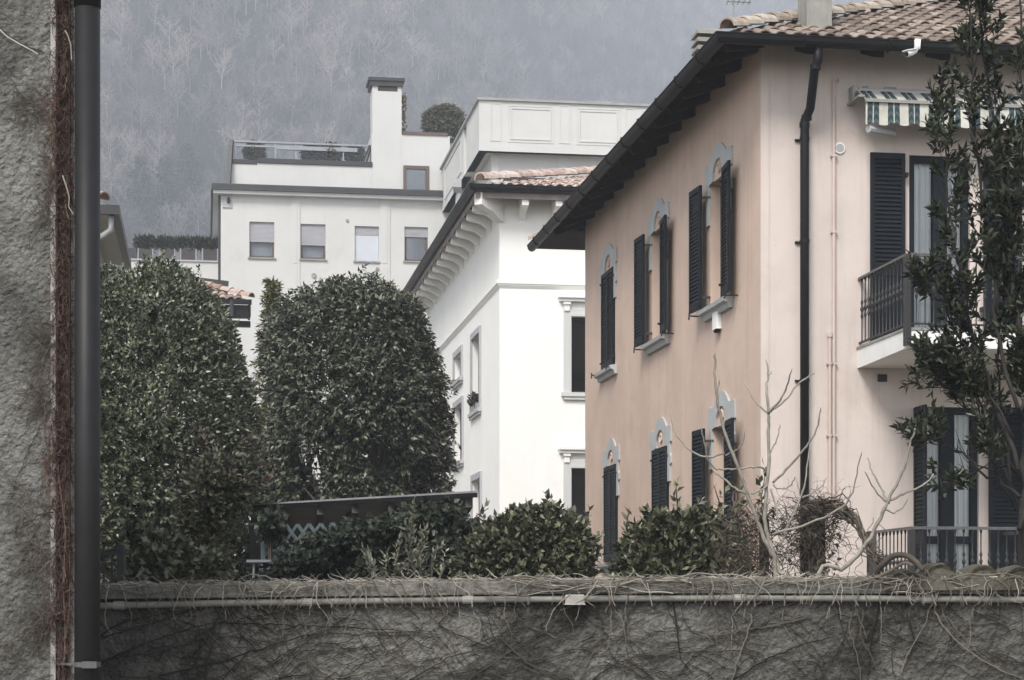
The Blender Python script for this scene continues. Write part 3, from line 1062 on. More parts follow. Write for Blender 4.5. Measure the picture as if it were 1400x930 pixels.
FWH[2] = (s_w + 4.2, s_w + 5.45, FWH[0][2], FWH[0][3]); FWH[3] = (s_w + 4.2, s_w + 5.45, FWH[1][2], FWH[1][3])
ZG = 10.92
mb = MB()
wall_panel(mb, FLV, 0, VD, ZB, ZG + 0.2, LW, 0.22)
wall_panel(mb, FRV, 0, VW, ZB, ZG + 0.2, FWH, 0.25)
wall_panel(mb, Fc(FRV.p(VW, 0, 0)[:2], V_, U), 0, VD, ZB, ZG + 0.2)
wall_panel(mb, Fc(FLV.p(VD, 0, 0)[:2], U, V_), 0, VW, ZB, ZG + 0.2)
mb.build('wall', M['white'], villa)
mb = MB()
zb = FRV.z(0, 388)
sec = [(0.003, zb - 0.10), (0.05, zb - 0.03), (0.05, zb), (0.07, zb), (0.07, zb + 0.05), (0.003, zb + 0.10)]
for fc, L in ((FRV, VW), (FLV, VD)):
    i = len(mb.v)
    for s, m in ((0, -1), (L, 0)):
        for o, z in sec:
            mb.v.append(tuple(fc.p(s + m * o, o, z)))
    for k in range(len(sec) - 1):
        mb.f.append((i + k, i + k + 1, i + len(sec) + k + 1, i + len(sec) + k))
mb.build('string_course', M['white'], villa)
VO, VP = 0.63, 0.30
ecv = FRV.p(-VO, VO, ZG)
mb = MB()
runv = 5.5
tile_roof(mb, ecv, U, V_, VW + 2 * VO, runv, VP, True, True, tw=0.22, tl=0.38, r=0.10, seg=5)
e2 = ecv
mb.quad(e2, e2 + V_ * (VD + 2 * VO), e2 + V_ * (VD + 2 * VO - runv) + U * runv + Vector((0, 0, runv * VP)), e2 + (U + V_) * runv + Vector((0, 0, runv * VP)))
er = ecv + U * (VW + 2 * VO)
mb.quad(er, er + V_ * (VD + 2 * VO), er + V_ * (VD + 2 * VO - runv) - U * runv + Vector((0, 0, runv * VP)), er + (V_ - U) * runv + Vector((0, 0, runv * VP)))
er = ecv + V_ * (VD + 2 * VO)
mb.quad(er, er + U * (VW + 2 * VO), er + U * (VW + 2 * VO - runv) - V_ * runv + Vector((0, 0, runv * VP)), er + (U - V_) * runv + Vector((0, 0, runv * VP)))
vr = mb.build('roof', M['tilerose'], villa)
mb = MB()
cap_tiles(mb, ecv + (U + V_) * 0.15 + Vector((0, 0, .10)), ecv + (U + V_) * runv + Vector((0, 0, runv * VP + .05)), r=0.16, tl=0.46)
mb.build('hip_cap', M['tilerose'], vr)
mb = MB()
gutter_run(mb, FRV, 0, VW, VO + 0.05, ZG, 1, 1, 0.11)
gutter_run(mb, FLV, 0, VD + VO, VO + 0.05, ZG, 1, 0, 0.11)
mb.build('gutter', M['dark_metal'], villa)
mb = MB()
for fc, L in ((FRV, VW), (FLV, VD)):
    mb.quad(fc.p(-VO, VO, ZG - 0.12), fc.p(L + VO, VO, ZG - 0.12), fc.p(L, 0, ZG - 0.02), fc.p(0, 0, ZG - 0.02))
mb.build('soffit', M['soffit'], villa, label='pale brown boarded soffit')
mb = MB()
for fc, L in ((FRV, VW), (FLV, VD)):
    mb.box(fc, -VO + .04, L, VO - 0.05, VO - 0.02, ZG - 0.26, ZG - 0.11)
mb.build('fascia', surf('weathered_grey_fascia', (0.26, 0.22, 0.21), 0.85, 0.3, 3, streak=0.3), villa)


def bracket(fc, s, w=0.075, reach=0.56, wide=1.0):
    z = ZG - 0.12
    prof = [(0.003, z - 0.50), (0.12, z - 0.42), (0.22, z - 0.34), (0.36, z - 0.30), (0.46, z - 0.29), (reach, z - 0.26), (reach, z - 0.03), (0.003, z + 0.0)]
    b = MB(); b.prism([fc.p(s - w, o * wide, zz) for o, zz in prof], fc.d * 2 * w)
    b.build('eave_bracket', M['white'], villa)


for k in range(15):
    bracket(FLV, 0.35 + k * 0.98)
for k in range(6):
    bracket(FRV, FRV.s(727, .5) + (FRV.s(773, .5) - FRV.s(727, .5)) * k - 0.15)
b = MB(); z = ZG - 0.12
dg = (-U - V_)
c_ = FRV.p(0, 0, 0)
prof = [(0.0, z - 0.55), (0.14, z - 0.47), (0.26, z - 0.38), (0.42, z - 0.34), (0.56, z - 0.28), (0.56, z - 0.02), (0.0, z - 0.0)]
b.prism([Vector((c_.x, c_.y, 0)) + dg * o + (U - V_) * -0.07 + Vector((0, 0, zz)) for o, zz in prof], (U - V_) * 0.14)
b.build('eave_bracket', M['white'], villa, label='white diagonal corner bracket')


def villa_window(fc, h, trim, cornice):
    s0, s1, z0, z1 = h
    f = MB()
    frame_rect(f, fc, s0 + .003, s1 - .003, -0.21, -0.14, z0 + .003, z1 - .003, 0.05)
    w = f.build('window', M['slate_metal'], villa)
    g = MB(); g.quad(fc.p(s0, -0.18, z0), fc.p(s1, -0.18, z0), fc.p(s1, -0.18, z1), fc.p(s0, -0.18, z1))
    g.build('pane', M['pane'], w)
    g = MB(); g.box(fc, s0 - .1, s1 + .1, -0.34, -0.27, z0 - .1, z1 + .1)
    g.build('shade_backing', M['backing'], w)
    t = MB()
    tw = 0.15 if not cornice else 0.17
    frame_rect(t, fc, s0 - tw, s1 + tw, 0.003, 0.045, z0 - 0.002, z1 + tw, tw, False)
    if cornice:
        frame_rect(t, fc, s0 - 0.06, s1 + 0.06, 0.045, 0.07, z0, z1 + 0.06, 0.06, False)
    t.build('surround', trim, w)
    sl = MB(); sl.box(fc, s0 - tw - .05, s1 + tw + .05, 0.003, 0.10, z0 - 0.09, z0); sl.box(fc, s0 - tw, s1 + tw, 0.003, 0.07, z0 - 0.16, z0 - 0.09)
    sl.build('sill', trim, w)
    if cornice:
        c = MB()
        zc = z1 + 0.38
        c.box(fc, s0 - .30, s1 + .30, 0.003, 0.18, zc + 0.02, zc + 0.08); c.box(fc, s0 - .27, s1 + .27, 0.003, 0.13, zc - 0.05, zc + 0.02)
        c.build('cornice', M['whitepaint'], w)
        for a in (s0 - 0.10, s1 + 0.10):
            k = MB(); k.box(fc, a - 0.08, a + 0.08, 0.003, 0.11, zc - 0.12, zc - 0.055); k.box(fc, a - .06, a + .06, 0.003, 0.08, zc - 0.26, zc - 0.12)
            k.build('console', M['whitepaint'], w)


for h in LW:
    villa_window(FLV, h, M['greytrim'], False)
for h in FWH:
    villa_window(FRV, h, M['offwhite'], True)

# window box with plants on the villa's side
fx = FLV.p((LW[0][0] + LW[0][1]) / 2, 0.06, LW[0][2] + 0.02)
wp = thing('sill_plant', 'dark leafy plant on the tall grey framed sill of the white villa', 'plant', fx)
mb = MB(); mb.box(FLV, LW[0][0] + .1, LW[0][1] - .1, -0.08, 0.09, LW[0][2] + .01, LW[0][2] + .14)
mb.build('trough', M['concrete'], wp)

# ================================================================== off-white apartment building behind
GX, GY = at(302, 0, 78.0).x, 78.0
FRG, FLG = frames(GX, GY)
flats = thing('apartment_building', 'off-white flat-roofed apartment block with rooftop terrace, tall chimney and panelled parapet', 'building', (GX, GY, ZB), YAW)
gs = lambda px, out=0.0: FRG.s(px, out)
gz = lambda px, py, out=0.0: FRG.z(FRG.s(px, out), py, out)
GWIN = []
for pa, pb, ya, yb in ((341, 375, 303, 352), (411, 445, 306, 354), (485, 518, 309, 357), (553, 585, 310, 357)):
    GWIN.append((gs(pa), gs(pb), gz(pa, yb), gz(pa, ya)))
GE = gs(612)
ZE = gz(303, 267)                       # underside of the eave
mb = MB()
lowwin = []
wall_panel(mb, FRG, 0, GE + 3, ZB, ZE + 0.3, GWIN, 0.25)
wall_panel(mb, FLG, 0, 12, ZB, ZE + 0.3)
wall_panel(mb, Fc(FLG.p(12, 0, 0)[:2], U, V_), 0, GE + 3, ZB, ZE + 0.3)
mb.build('wall', M['offwhite'], flats)
mb = MB()
mb.box(FRG, -0.35, GE, -0.6, 0.38, ZE + 0.16, ZE + 0.40)
mb.box(FLG, -0.2, 12, -0.6, 0.36, ZE + 0.162, ZE + 0.398)
mb.build('eave_gutter', M['slate_metal'], flats, bevel=0.03)
mb = MB()
mb.box(FRG, -0.30, GE, 0.003, 0.30, ZE + 0.02, ZE + 0.158)
mb.box(FLG, -0.2, 12, 0.003, 0.30, ZE + 0.022, ZE + 0.157)
mb.build('eave_moulding', M['offwhite'], flats)
# pilaster strips
for pa, pb in ((397, 410), (519, 533)):
    a, b_ = gs(pa), gs(pb)
    mb = MB(); mb.box(FRG, a, b_, 0.003, 0.035, ZB, ZE + 0.018); mb.box(FRG, a + 0.11, b_ - 0.11, 0.035, 0.05, gz(pa, 360), ZE - 0.15); mb.box(FRG, a + 0.11, b_ - 0.11, 0.035, 0.05, ZB, gz(pa, 366))
    mb.build('pilaster', M['offwhite'], flats)
for k, (s0, s1, z0, z1) in enumerate(GWIN):
    f = MB(); frame_rect(f, FRG, s0 + .004, s1 - .004, -0.22, -0.12, z0 + .004, z1 - .004, 0.085)
    w = f.build('window', M['brownframe'], flats)
    g = MB(); g.quad(FRG.p(s0, -0.17, z0), FRG.p(s1, -0.17, z0), FRG.p(s1, -0.17, z1), FRG.p(s0, -0.17, z1)); g.build('pane', M['paneh'], w)
    g = MB(); g.box(FRG, s0 - .1, s1 + .1, -0.5, -0.45 if k < 2 else -0.185, z0 - .1, z1 + .1); g.build('net_curtain', M['curtain'], w)
    fr = (0.53, 0.58, 0.24, 0.26)[k]
    g = MB()
    zz = z1 - 0.004
    while zz > z1 - (z1 - z0) * fr:
        g.box(FRG, s0 + .006, s1 - .006, -0.115 if k != 2 else -0.1, -0.075, zz - 0.045, zz - 0.004); zz -= 0.049
    g.build('roller_shutter', M['roller'], w)
    if k == 2:
        g = MB(); g.box(FRG, s0 + .006, s1 - .006, -0.11, -0.09, z0 + .01, zz); g.build('insect_screen', surf('pale_blue_screen', (0.52, 0.55, 0.60), 0.7, 0.04), w)
    g = MB(); g.box(FRG, s0 - .06, s1 + .06, -0.2, 0.07, z0 - 0.055, z0); g.build('sill', M['concrete'], w)
for px, py, r in ((475, 302, 0.06), (429, 377, 0.10), (516, 368, 0.07)):
    mb = MB(); mb.disc(FRG.p(gs(px), 0, gz(px, py)), -V_, r, 0.04, 18); mb.build('round_vent', M['concrete'], flats)
mb = MB(); mb.box(FRG, gs(304), gs(317), 0.003, 0.05, gz(304, 284), gz(304, 268))
lb = mb.build('meter_panel', M['greytrim'], flats)
mb = MB(); mb.lathe(FRG.p(gs(312.5), 0.09, gz(312, 278)), [(0, 0.0), (0.01, .06), (.12, .07), (.2, .03), (.26, 0.0)], 8); mb.build('lamp', M['black'], lb)
mb = MB(); mb.tube([FLG.p(0.15, 0.06, ZB), FLG.p(0.15, 0.06, ZE + .05)], 0.05, 8); mb.build('downpipe', M['slate_metal'], flats)
# rooftop: terrace parapet, upper wall and chimney, one plane set back a little
RB = -0.45
ZR = ZE + 0.40
RFc = Fc(FRG.p(0, RB, 0)[:2], U, -V_)
rs = lambda px: RFc.s(px)
rz = lambda px, py: RFc.z(RFc.s(px), py)
mb = MB()
mb.box(RFc, rs(317), rs(352), -0.45, -0.12, ZR - .1, rz(352, 224))
mb.box(RFc, rs(352), rs(509), -0.35, 0.0, ZR - .1, rz(352, 223))
mb.build('terrace_parapet', M['offwhite'], flats)
mb = MB()
mb.box(RFc, rs(316), rs(352), -0.5, -0.08, rz(352, 223.7), rz(352, 218))
mb.box(RFc, rs(352.3), rs(509), -0.4, 0.06, rz(352, 222.6), rz(352, 216.5))
mb.build('parapet_coping', M['slate_metal'], flats)
wz = (rs(553), rs(585), rz(553, 262), rz(553, 229))
mb = MB()
ztop = rz(551, 184)
wall_panel(mb, RFc, rs(508), rs(615), ZR - .1, ztop, [wz], 0.2)
mb.quad(RFc.p(rs(508), 0, ZR), RFc.p(rs(508), -6, ZR), RFc.p(rs(508), -6, ztop), RFc.p(rs(508), 0, ztop))
mb.quad(RFc.p(rs(508), 0, ztop - .01), RFc.p(rs(615), 0, ztop - .01), RFc.p(rs(615), -8, ztop - .01), RFc.p(rs(508), -8, ztop - .01))
mb.build('penthouse_wall', M['offwhite'], flats)
mb = MB(); mb.box(RFc, rs(550), rs(612), -0.3, 0.05, ztop, ztop + 0.12); mb.build('penthouse_coping', M['brownframe'], flats)
f = MB(); frame_rect(f, RFc, wz[0] - .05, wz[1] + .05, -0.08, 0.03, wz[2], wz[3] + .08, 0.13, False)
w = f.build('window', M['brownframe'], flats)
g = MB(); g.quad(RFc.p(wz[0], -.05, wz[2]), RFc.p(wz[1], -.05, wz[2]), RFc.p(wz[1], -.05, wz[3]), RFc.p(wz[0], -.05, wz[3])); g.build('pane', M['paneh'], w)
g = MB(); g.box(RFc, wz[0] - .05, wz[1] + .05, -0.10, -.06, wz[2], wz[3]); g.build('net_curtain', M['curtain'], w)
mb = MB()
c0, c1 = rs(509), rs(549)
zc = rz(509, 121)
mb.box(RFc, c0, c1, -1.0, 0.02, ztop - 3.0, zc - 0.1)
mb.box(RFc, c0, c0 + 0.22, -1.0, 0.02, zc - 0.1, zc + 0.10); mb.box(RFc, c1 - 0.16, c1, -1.0, 0.02, zc - 0.1, zc + 0.10)
mb.box(RFc, c0 + .22, c1 - .16, -0.9, -0.12, zc - 0.1, zc + 0.09)
chg = mb.build('chimney', M['offwhite'], flats)
mb = MB()
mb.box(RFc, c0 - 0.10, c1 + 0.05, -1.1, 0.10, zc + 0.10, rz(509, 111)); mb.box(RFc, c0 - 0.16, c1 + 0.12, -1.15, 0.16, rz(509, 111) + .004, rz(509, 106.5))
mb.build('chimney_cap', M['slate_metal'], chg)
mb = MB(); mb.box(RFc, c0 + 0.225, c1 - 0.165, -0.115, -0.05, zc - 0.098, zc + 0.095); mb.build('flue_grille', M['brownframe'], chg)
# glazed screen round the terrace
mb = MB()
zt0, zb0 = rz(318, 190), rz(318, 221)
g0, g1 = rs(318), rs(508)
def gp(px, o, z): return RFc.p(rs(px), o, z)
for px, wd in ((320, .16), (377, .07), (405, .09), (470, .05)):
    s = rs(px); mb.box(RFc, s - wd / 2, s + wd / 2, -0.33, -0.26, zb0, zt0 - .02)
mb.box(RFc, rs(322), rs(490), -0.34, -0.25, rz(318, 198), rz(318, 195.2))
mb.box(RFc, rs(316), rs(510), -0.36, -0.24, zt0 - 0.06, zt0 + 0.015)
mb.box(RFc, rs(378), rs(489), -0.32, -0.22, zt0 - 0.30, zt0 - 0.14)
sb_ = rs(330)
scr = mb.build('glass_screen', M['alu'], flats)
for pa, pb in ((321, 376), (379, 404), (407, 469), (471, 508)):
    g = MB(); g.quad(gp(pa, -.3, zb0), gp(pb, -.3, zb0), gp(pb, -.3, zt0), gp(pa, -.3, zt0)); g.build('pane', M['paneh'], scr)
for qa, qb, ww in (((316.5, -.2, zt0), (312, .25, ZR), .16), ((506, -.25, rz(508, 197)), (497, -.2, rz(508, 222)), .07), ((508, -.25, rz(508, 200)), (501, -.2, rz(508, 222)), .07)):
    g = MB(); g.bar(RFc.p(rs(qa[0]), qa[1], qa[2]), RFc.p(rs(qb[0]), qb[1], qb[2]), ww, ww); g.build('raking_post', M['slate_metal'], scr)
g = MB(); g.box(RFc, rs(318), rs(508), -4.2, -4.1, ZR, zt0 + 0.0)
g.build('rear_glazing', surf('dark_rear_glazing', (0.06, 0.07, 0.085), 0.3, 0.2), scr)

# right-hand block with panelled parapet
BX, BY = at(655, 0, 68.7).x, 68.7
FRB, FLB = frames(BX, BY)
ZP0, ZP1 = FRB.z(0, 206), FRB.z(0, 137)
SB = 0.51
BL = 10.77
mb = MB()
i1 = Fc(FRB.p(SB, -SB, 0)[:2], U, -V_); i2 = Fc(FRB.p(SB, -SB, 0)[:2], V_, -U)
wall_panel(mb, i1, 0, 13, ZB, ZP0)
wall_panel(mb, i2, 0, BL, ZB, ZP0)
mb.quad(FRB.p(0, 0, ZP0), FRB.p(13, 0, ZP0), FRB.p(13, -BL, ZP0), FRB.p(0, -BL, ZP0))
mb.build('block_wall', M['offwhite'], flats)
mb = MB()
mb.box(FRB, 0, 13.5, -0.3, 0, ZP0, ZP1)
mb.box(FLB, 0.3, 3.35, -0.3, 0, ZP0, ZP1)
mb.box(FLB, 3.35, 4.15, -0.3, -0.12, ZP0 + 0.02, ZP1)
mb.box(FLB, 4.15, BL + .3, -0.3, 0.0, ZP0, ZP1)
# raised panel frames
def pframe(fc, s0, s1, z0, z1, w=0.07, o=0.03):
    frame_rect(mb, fc, s0, s1, 0.003, o, z0, z1, w)
fz = lambda py: FRB.z(0, py)
for pa, pb, wd in ((670, 685, .05), (764, 779, .05), (854, 868, .05)):
    pframe(FRB, FRB.s(pa), FRB.s(pb), ZP0 + 0.35, ZP1 - 0.06, wd, 0.016)
for pa, pb in ((694, 757), (788, 848), (876, 935)):
    pframe(FRB, FRB.s(pa), FRB.s(pb), ZP0 + 0.33, ZP1 - 0.12, 0.05, 0.014)
    pframe(FRB, FRB.s(pa) + .1, FRB.s(pb) - .1, ZP0 + 0.43, ZP1 - 0.22, 0.04, 0.022)
pframe(FLB, 4.8, 9.8, ZP0 + 0.3, ZP1 - 0.2, 0.05, 0.03)
par = mb.build('parapet', M['offwhite'], flats)
mb = MB(); mb.box(FRB, -0.08, 13.5, -0.35, 0.08, ZP1, ZP1 + 0.09); mb.box(FLB, 0.35, BL + .3, -0.35, 0.08, ZP1 + .001, ZP1 + 0.089)
mb.build('coping', surf('grey_zinc_coping', (0.30, 0.30, 0.29), 0.5, 0.2, 2), par)
mb = MB(); q = FRB.s(829); mb.box(FRB, q - 0.3, q + 0.3, -1.6, -1.0, ZP1 - .1, ZP1 + 0.3); mb.box(FRB, q - 0.42, q + 0.42, -1.75, -0.9, ZP1 + 0.3, ZP1 + 0.36)
mb.build('roof_vent', M['greytrim'], flats)
# wall details below the parapet
for pa, pb in ((668, 682), (763, 778), (858, 873)):
    mb = MB(); a, b_ = i1.s(pa), i1.s(pb)
    mb.box(i1, max(0, a), b_, 0.003, 0.045, ZB, ZP0 - 0.01)
    if pa > 700: mb.box(i1, a + .12, b_ - .12, 0.045, 0.06, ZB, ZP0 - 0.3)
    mb.build('pilaster', M['offwhite'], flats)
mb = MB(); mb.box(i2, 5.6, 6.9, 0.003, 0.40, ZB, ZP0 - 0.02); mb.build('pilaster', M['offwhite'], flats)
mb = MB(); mb.tube([i2.p(4.6, 0.08, ZB), i2.p(4.6, 0.08, ZP0 - .02)], 0.07, 8); mb.build('downpipe', M['brownframe'], flats)
mb = MB(); q = FLB.p(5.0, 0.12, ZP0 - 0.1); mb.wbox(q.x - .16, q.x + .16, q.y - .5, q.y + .5, q.z - .22, q.z + .1)
sl_ = mb.build('bracket_light', M['greytrim'], flats)
mb = MB(); a, b_ = i1.s(688), i1.s(763); mb.box(i1, a, b_, 0.003, 0.2, i1.z(a, 247.5), i1.z(a, 243.5)); mb.build('lintel_gutter', M['slate_metal'], flats)

# ================================================================== low white terrace building with planters
TX = at(170, 0, 79.0)
FRT, FLT = frames(TX.x, TX.y)
ter = thing('terrace_building', 'low white building carrying a row of planters, left of the apartment block', 'building', (TX.x, TX.y, ZB), YAW)
ZT = FRT.z(FRT.s(187), 354)
tw_ = FRT.s(299.5)
mb = MB(); mb.box(FRT, 0, tw_, -6, 0, ZB, ZT - 0.06); mb.build('wall', M['offwhite'], ter)
mb = MB(); mb.box(FRT, -0.05, tw_, -6.05, 0.06, ZT - 0.058, ZT); mb.build('coping', M['greytrim'], ter)
mb = MB(); a = FRT.s(176); mb.box(FRT, a, FRT.s(186.5), -0.5, -0.05, ZT + .002, FRT.z(a, 338.5)); mb.build('dark_vent_box', M['slate_metal'], ter)
plab = ['brown planter trough on the white terrace edge, farthest from the apartment block', 'brown planter trough second along the terrace from the outer end',
        'brown planter trough third along the terrace, one short of the apartment block', 'brown planter trough on the terrace touching the apartment block']
PLANTERS = []
for k, (pa, pb) in enumerate(((188, 210), (217, 240), (246, 269), (276, 298.5))):
    a, b_ = FRT.s(pa, -.1), FRT.s(pb, -.1)
    base = FRT.p((a + b_) / 2, -0.35, ZT)
    pl = thing('planter_trough', plab[k], 'planter', base, YAW, 'planters along the white terrace')
    hgt = FRT.z(a, 340.5, -.1) - ZT
    mb = MB(); mb.box(FRT, a, b_, -0.6, -0.1, ZT + .003, ZT + hgt); mb.build('trough', surf('brown_planter', (0.055, 0.046, 0.045), 0.7, 0.15, 3), pl, bevel=0.01)
    for s in (a + 0.03, b_ - 0.03):
        mb = MB(); mb.box(FRT, s - 0.025, s + 0.025, -0.09, -0.05, ZT - 0.05, ZT + hgt + 0.02); mb.build('clamp', M['alu'], pl)
    PLANTERS.append((a, b_, ZT + hgt))

# ================================================================== small tiled house between the clipped trees
HX = at(343, 0, 50.0)
FRH = Fc((HX.x, HX.y), -U, -V_)          # s runs from its near eave corner towards the left
hz = lambda px, py, o=0.0: FRH.z(FRH.s(px, o), py, o)
sh = thing('small_house', 'small house with terracotta tiles and dark boxed eaves behind the clipped trees', 'house', (HX.x, HX.y, ZB), YAW)
ze = hz(343, 411)
mb = MB(); mb.box(FRH, 0.5, 6, -5.5, -0.6, ZB, ze - 0.40); mb.build('wall', surf('warm_grey_wall', (0.42, 0.41, 0.38), 0.9, 0.1, 1), sh)
mb = MB()
e0 = FRH.p(6.0, 0, ze)
tile_roof(mb, e0, U, V_, 6.0, 2.1, 0.42, False, True, tw=0.2, tl=0.36, r=0.095, seg=5)
sr_ = mb.build('roof', M['tilered'], sh)
mb = MB(); cap_tiles(mb, FRH.p(0.02, 0, ze + 0.02), FRH.p(2.1, -2.1, ze + 2.1 * .42), r=0.12)
mb.build('hip_cap', M['tilered'], sr_)
mb = MB(); mb.box(FRH, -0.02, 6, -0.05, 0.05, ze - 0.10, ze + 0.02); mb.box(FRH, 0.02, 6, -0.6, -0.06, ze - 0.38, ze - 0.11); mb.box(FRH, -0.0, 0.06, -0.9, -0.06, ze - 0.37, ze - 0.02)
mb.build('boxed_eave', M['dark_metal'], sh)
mb = MB(); mb.box(FRH, 0.0, 6, -0.62, -0.35, hz(330, 440) - .06, hz(330, 436)); mb.build('lower_gutter', M['dark_metal'], sh)
q = FRH.s(317)
mb = MB(); mb.tube([FRH.p(q, 0.06, hz(317, 433)), FRH.p(q, 0.06, hz(317, 412))], 0.055, 8); mb.build('downpipe', M['slate_metal'], sh)
mb = MB()
pa, pb = FRH.p(FRH.s(246, -1.5), -1.5, hz(246, 386, -1.5)), FRH.p(FRH.s(312, -1.5), -1.5, hz(312, 394, -1.5))
mb.bar(pa, pb, 0.3, 0.32)
mb.build('ridge_flashing', M['slate_metal'], sr_)
mb = MB(); mb.box(FRH, 0.35, 0.5, -0.75, -0.6, ZB, ze - 0.42); mb.build('corner_pier', M['whitepaint'], sh)

# ================================================================== cream house beyond the left tree
KX = at(160, 0, 32.0)
FRK = Fc((KX.x, KX.y), -U, -V_); FLK = Fc((KX.x, KX.y), V_, U)
zk = FRK.z(0, 283)
kh = thing('cream_house', 'cream house corner with dark eave and terracotta tiles, half hidden by the downpipe', 'house', (KX.x, KX.y, ZB), YAW)
mb = MB()
wall_panel(mb, Fc(FRK.p(0.45, -0.45, 0)[:2], -U, -V_), 0, 6, ZB, zk)
wall_panel(mb, Fc(FRK.p(0.45, -0.45, 0)[:2], V_, U), 0, 5, ZB, zk)
mb.build('wall', surf('cream_plaster', (0.50, 0.47, 0.37), 0.9, 0.1, 1), kh)
mb = MB(); mb.quad(FRK.p(0, 0, zk - .12), FRK.p(6, 0, zk - .12), FRK.p(6, -.45, zk - .04), FRK.p(.45, -.45, zk - .04)); mb.quad(FRK.p(0, 0, zk - .12), FRK.p(0, -5, zk - .12), FRK.p(.45, -5, zk - .04), FRK.p(.45, -.45, zk - .04))
mb.build('soffit', M['offwhite'], kh)
mb = MB(); mb.box(FRK, -.04, 6, -0.06, 0.06, zk - .13, zk + .02); mb.box(FRK, -.04, 0.08, -5.2, -0.06, zk - .13, zk + .02)
mb.build('gutter', M['slate_metal'], kh)
mb = MB(); tile_roof(mb, FRK.p(6, 0.0, zk + 0.02), U, V_, 5.85, 2.4, 0.42, False, True, tw=0.2, tl=0.36, r=0.1, seg=5); kr = mb.build('roof', M['tilered'], kh)
mb = MB(); cap_tiles(mb, FRK.p(0.25, -.25, zk + .1), FRK.p(2.4, -2.4, zk + 1.05), r=0.13); mb.build('hip_cap', M['tilered'], kr)
mb = MB(); mb.tube([FRK.p(0.10, -0.1, zk - .12), FRK.p(0.10, -0.12, zk - .35), FRK.p(0.35, -0.3, zk - .5), FRK.p(0.75, -0.36, zk - .62), FRK.p(0.75, -0.38, ZB)], 0.05, 8); mb.build('downpipe', M['greytrim'], kh, smooth=True)

# ================================================================== near building on the left, with its downpipe
NY = 9.5
nx = lambda px, y=NY: (px - 700) / F * y
nz = lambda py, y=NY: EYE + (HZ - py) / F * y


def rough_plaster(name, dark, light, scale, dist, strength, dirt=0.5):
    m, nt, b = new_mat(name)
    co = node(nt, 'ShaderNodeTexCoord').outputs['Object']
    h1 = noise(nt, scale, 6, 0.62, co, None, 0.6)
    h2 = noise(nt, scale * 3.1, 3, 0.5, co)
    vo = node(nt, 'ShaderNodeTexVoronoi', feature='SMOOTH_F1'); vo.inputs['Scale'].default_value = scale * 1.7
    nt.links.new(co, vo.inputs['Vector'])
    def mt(op, a, bb):
        n = node(nt, 'ShaderNodeMath', operation=op)
        for k, v in enumerate((a, bb)):
            if hasattr(v, 'links'): nt.links.new(v, n.inputs[k])
            else: n.inputs[k].default_value = v
        return n.outputs[0]
    h = mt('ADD', mt('MULTIPLY', h1, 1.4), mt('MULTIPLY', h2, 0.35))
    h = mt('SUBTRACT', h, mt('MULTIPLY', vo.outputs['Distance'], 0.5))
    big = noise(nt, 0.9, 6, 0.65, co, None, 0.8)
    c = ramp(nt, big, [(0.36, dark), (0.58, light)])
    grime = noise(nt, 2.6, 7, 0.7, co, (1, 1, 0.55), 1.2)
    c = mixc(nt, ramp(nt, grime, [(0.5, (0, 0, 0)), (0.72, (dirt,) * 3)]), c, [x * 0.4 for x in dark])
    lich = noise(nt, 5.0, 7, 0.75, co)
    c = mixc(nt, ramp(nt, lich, [(0.62, (0, 0, 0)), (0.72, (0.35,) * 3)]), c, (0.30, 0.30, 0.27))
    nt.links.new(c, b.inputs['Base Color'])
    b.inputs['Roughness'].default_value = 0.95
    b.inputs['Specular IOR Level'].default_value = 0.1
    bp = node(nt, 'ShaderNodeBump'); bp.inputs['Strength'].default_value = strength; bp.inputs['Distance'].default_value = dist
    nt.links.new(h, bp.inputs['Height']); nt.links.new(bp.outputs[0], b.inputs['Normal'])
    return m


def rough_sheet(x0, x1, z0, z1, yfun, step, amp, scale, axis_y=True, edge=None):
    """Plaster face with a really uneven surface (the render sees its relief)."""
    nxn, nzn = int((x1 - x0) / step) + 1, int((z1 - z0) / step) + 1
    X, Z = np.meshgrid(np.linspace(x0, x1, nxn), np.linspace(z0, z1, nzn))
    P = np.stack([X.ravel(), np.zeros(X.size), Z.ravel()], axis=1)
    d = 0.45 * wob(P, scale) + 0.35 * wob(P[:, [2, 1, 0]] + 3.1, scale * 2.1) + 0.28 * wob(P + 7.7, scale * 3.7) + 0.22 * wob(P[:, [2, 0, 1]] + 1.3, scale * 6.1)
    d = np.sign(d) * np.abs(d) ** 0.8
    Y = yfun(P[:, 0]) - amp * d
    P[:, 1] = Y
    idx = np.arange(nxn * nzn).reshape(nzn, nxn)
    q = np.stack([idx[:-1, :-1].ravel(), idx[:-1, 1:].ravel(), idx[1:, 1:].ravel(), idx[1:, :-1].ravel()], axis=1)
    return P, q


M['nearplaster'] = rough_plaster('grey_roughcast', (0.10, 0.10, 0.093), (0.235, 0.235, 0.22), 26, 0.03, 1.0, 0.7)
M['wallplaster'] = rough_plaster('dark_grey_roughcast', (0.055, 0.054, 0.049), (0.215, 0.21, 0.195), 24, 0.035, 1.0, 0.75)
near = thing('plastered_building', 'near grey roughcast building edge with brown dead creeper and a dark downpipe', 'building', (nx(90), NY, 0), 0)
x_edge, x_skin = nx(101.5), nx(77)
P, q = rough_sheet(-5.0, x_skin, -0.1, 5.5, lambda x: NY - 0.03 + 0 * x, 0.0065, 0.0062, 120)
mesh_obj('roughcast', P, q, M['nearplaster'], near, ROOTM[near.name], True)
mb = MB()
mb.hexa([(-6.0, NY, -.2), (x_edge, NY, -.2), (x_edge - 1.6, 14.0, -.2), (-6.0, 14.0, -.2), (-6.0, NY, 6.5), (x_edge, NY, 6.5), (x_edge - 1.6, 14.0, 6.5), (-6.0, 14.0, 6.5)])
mb.build('wall', surf('pale_old_plaster', (0.26, 0.25, 0.23), 0.95, 0.25, 5, 0.5, 60, 0.01, 0.4), near)
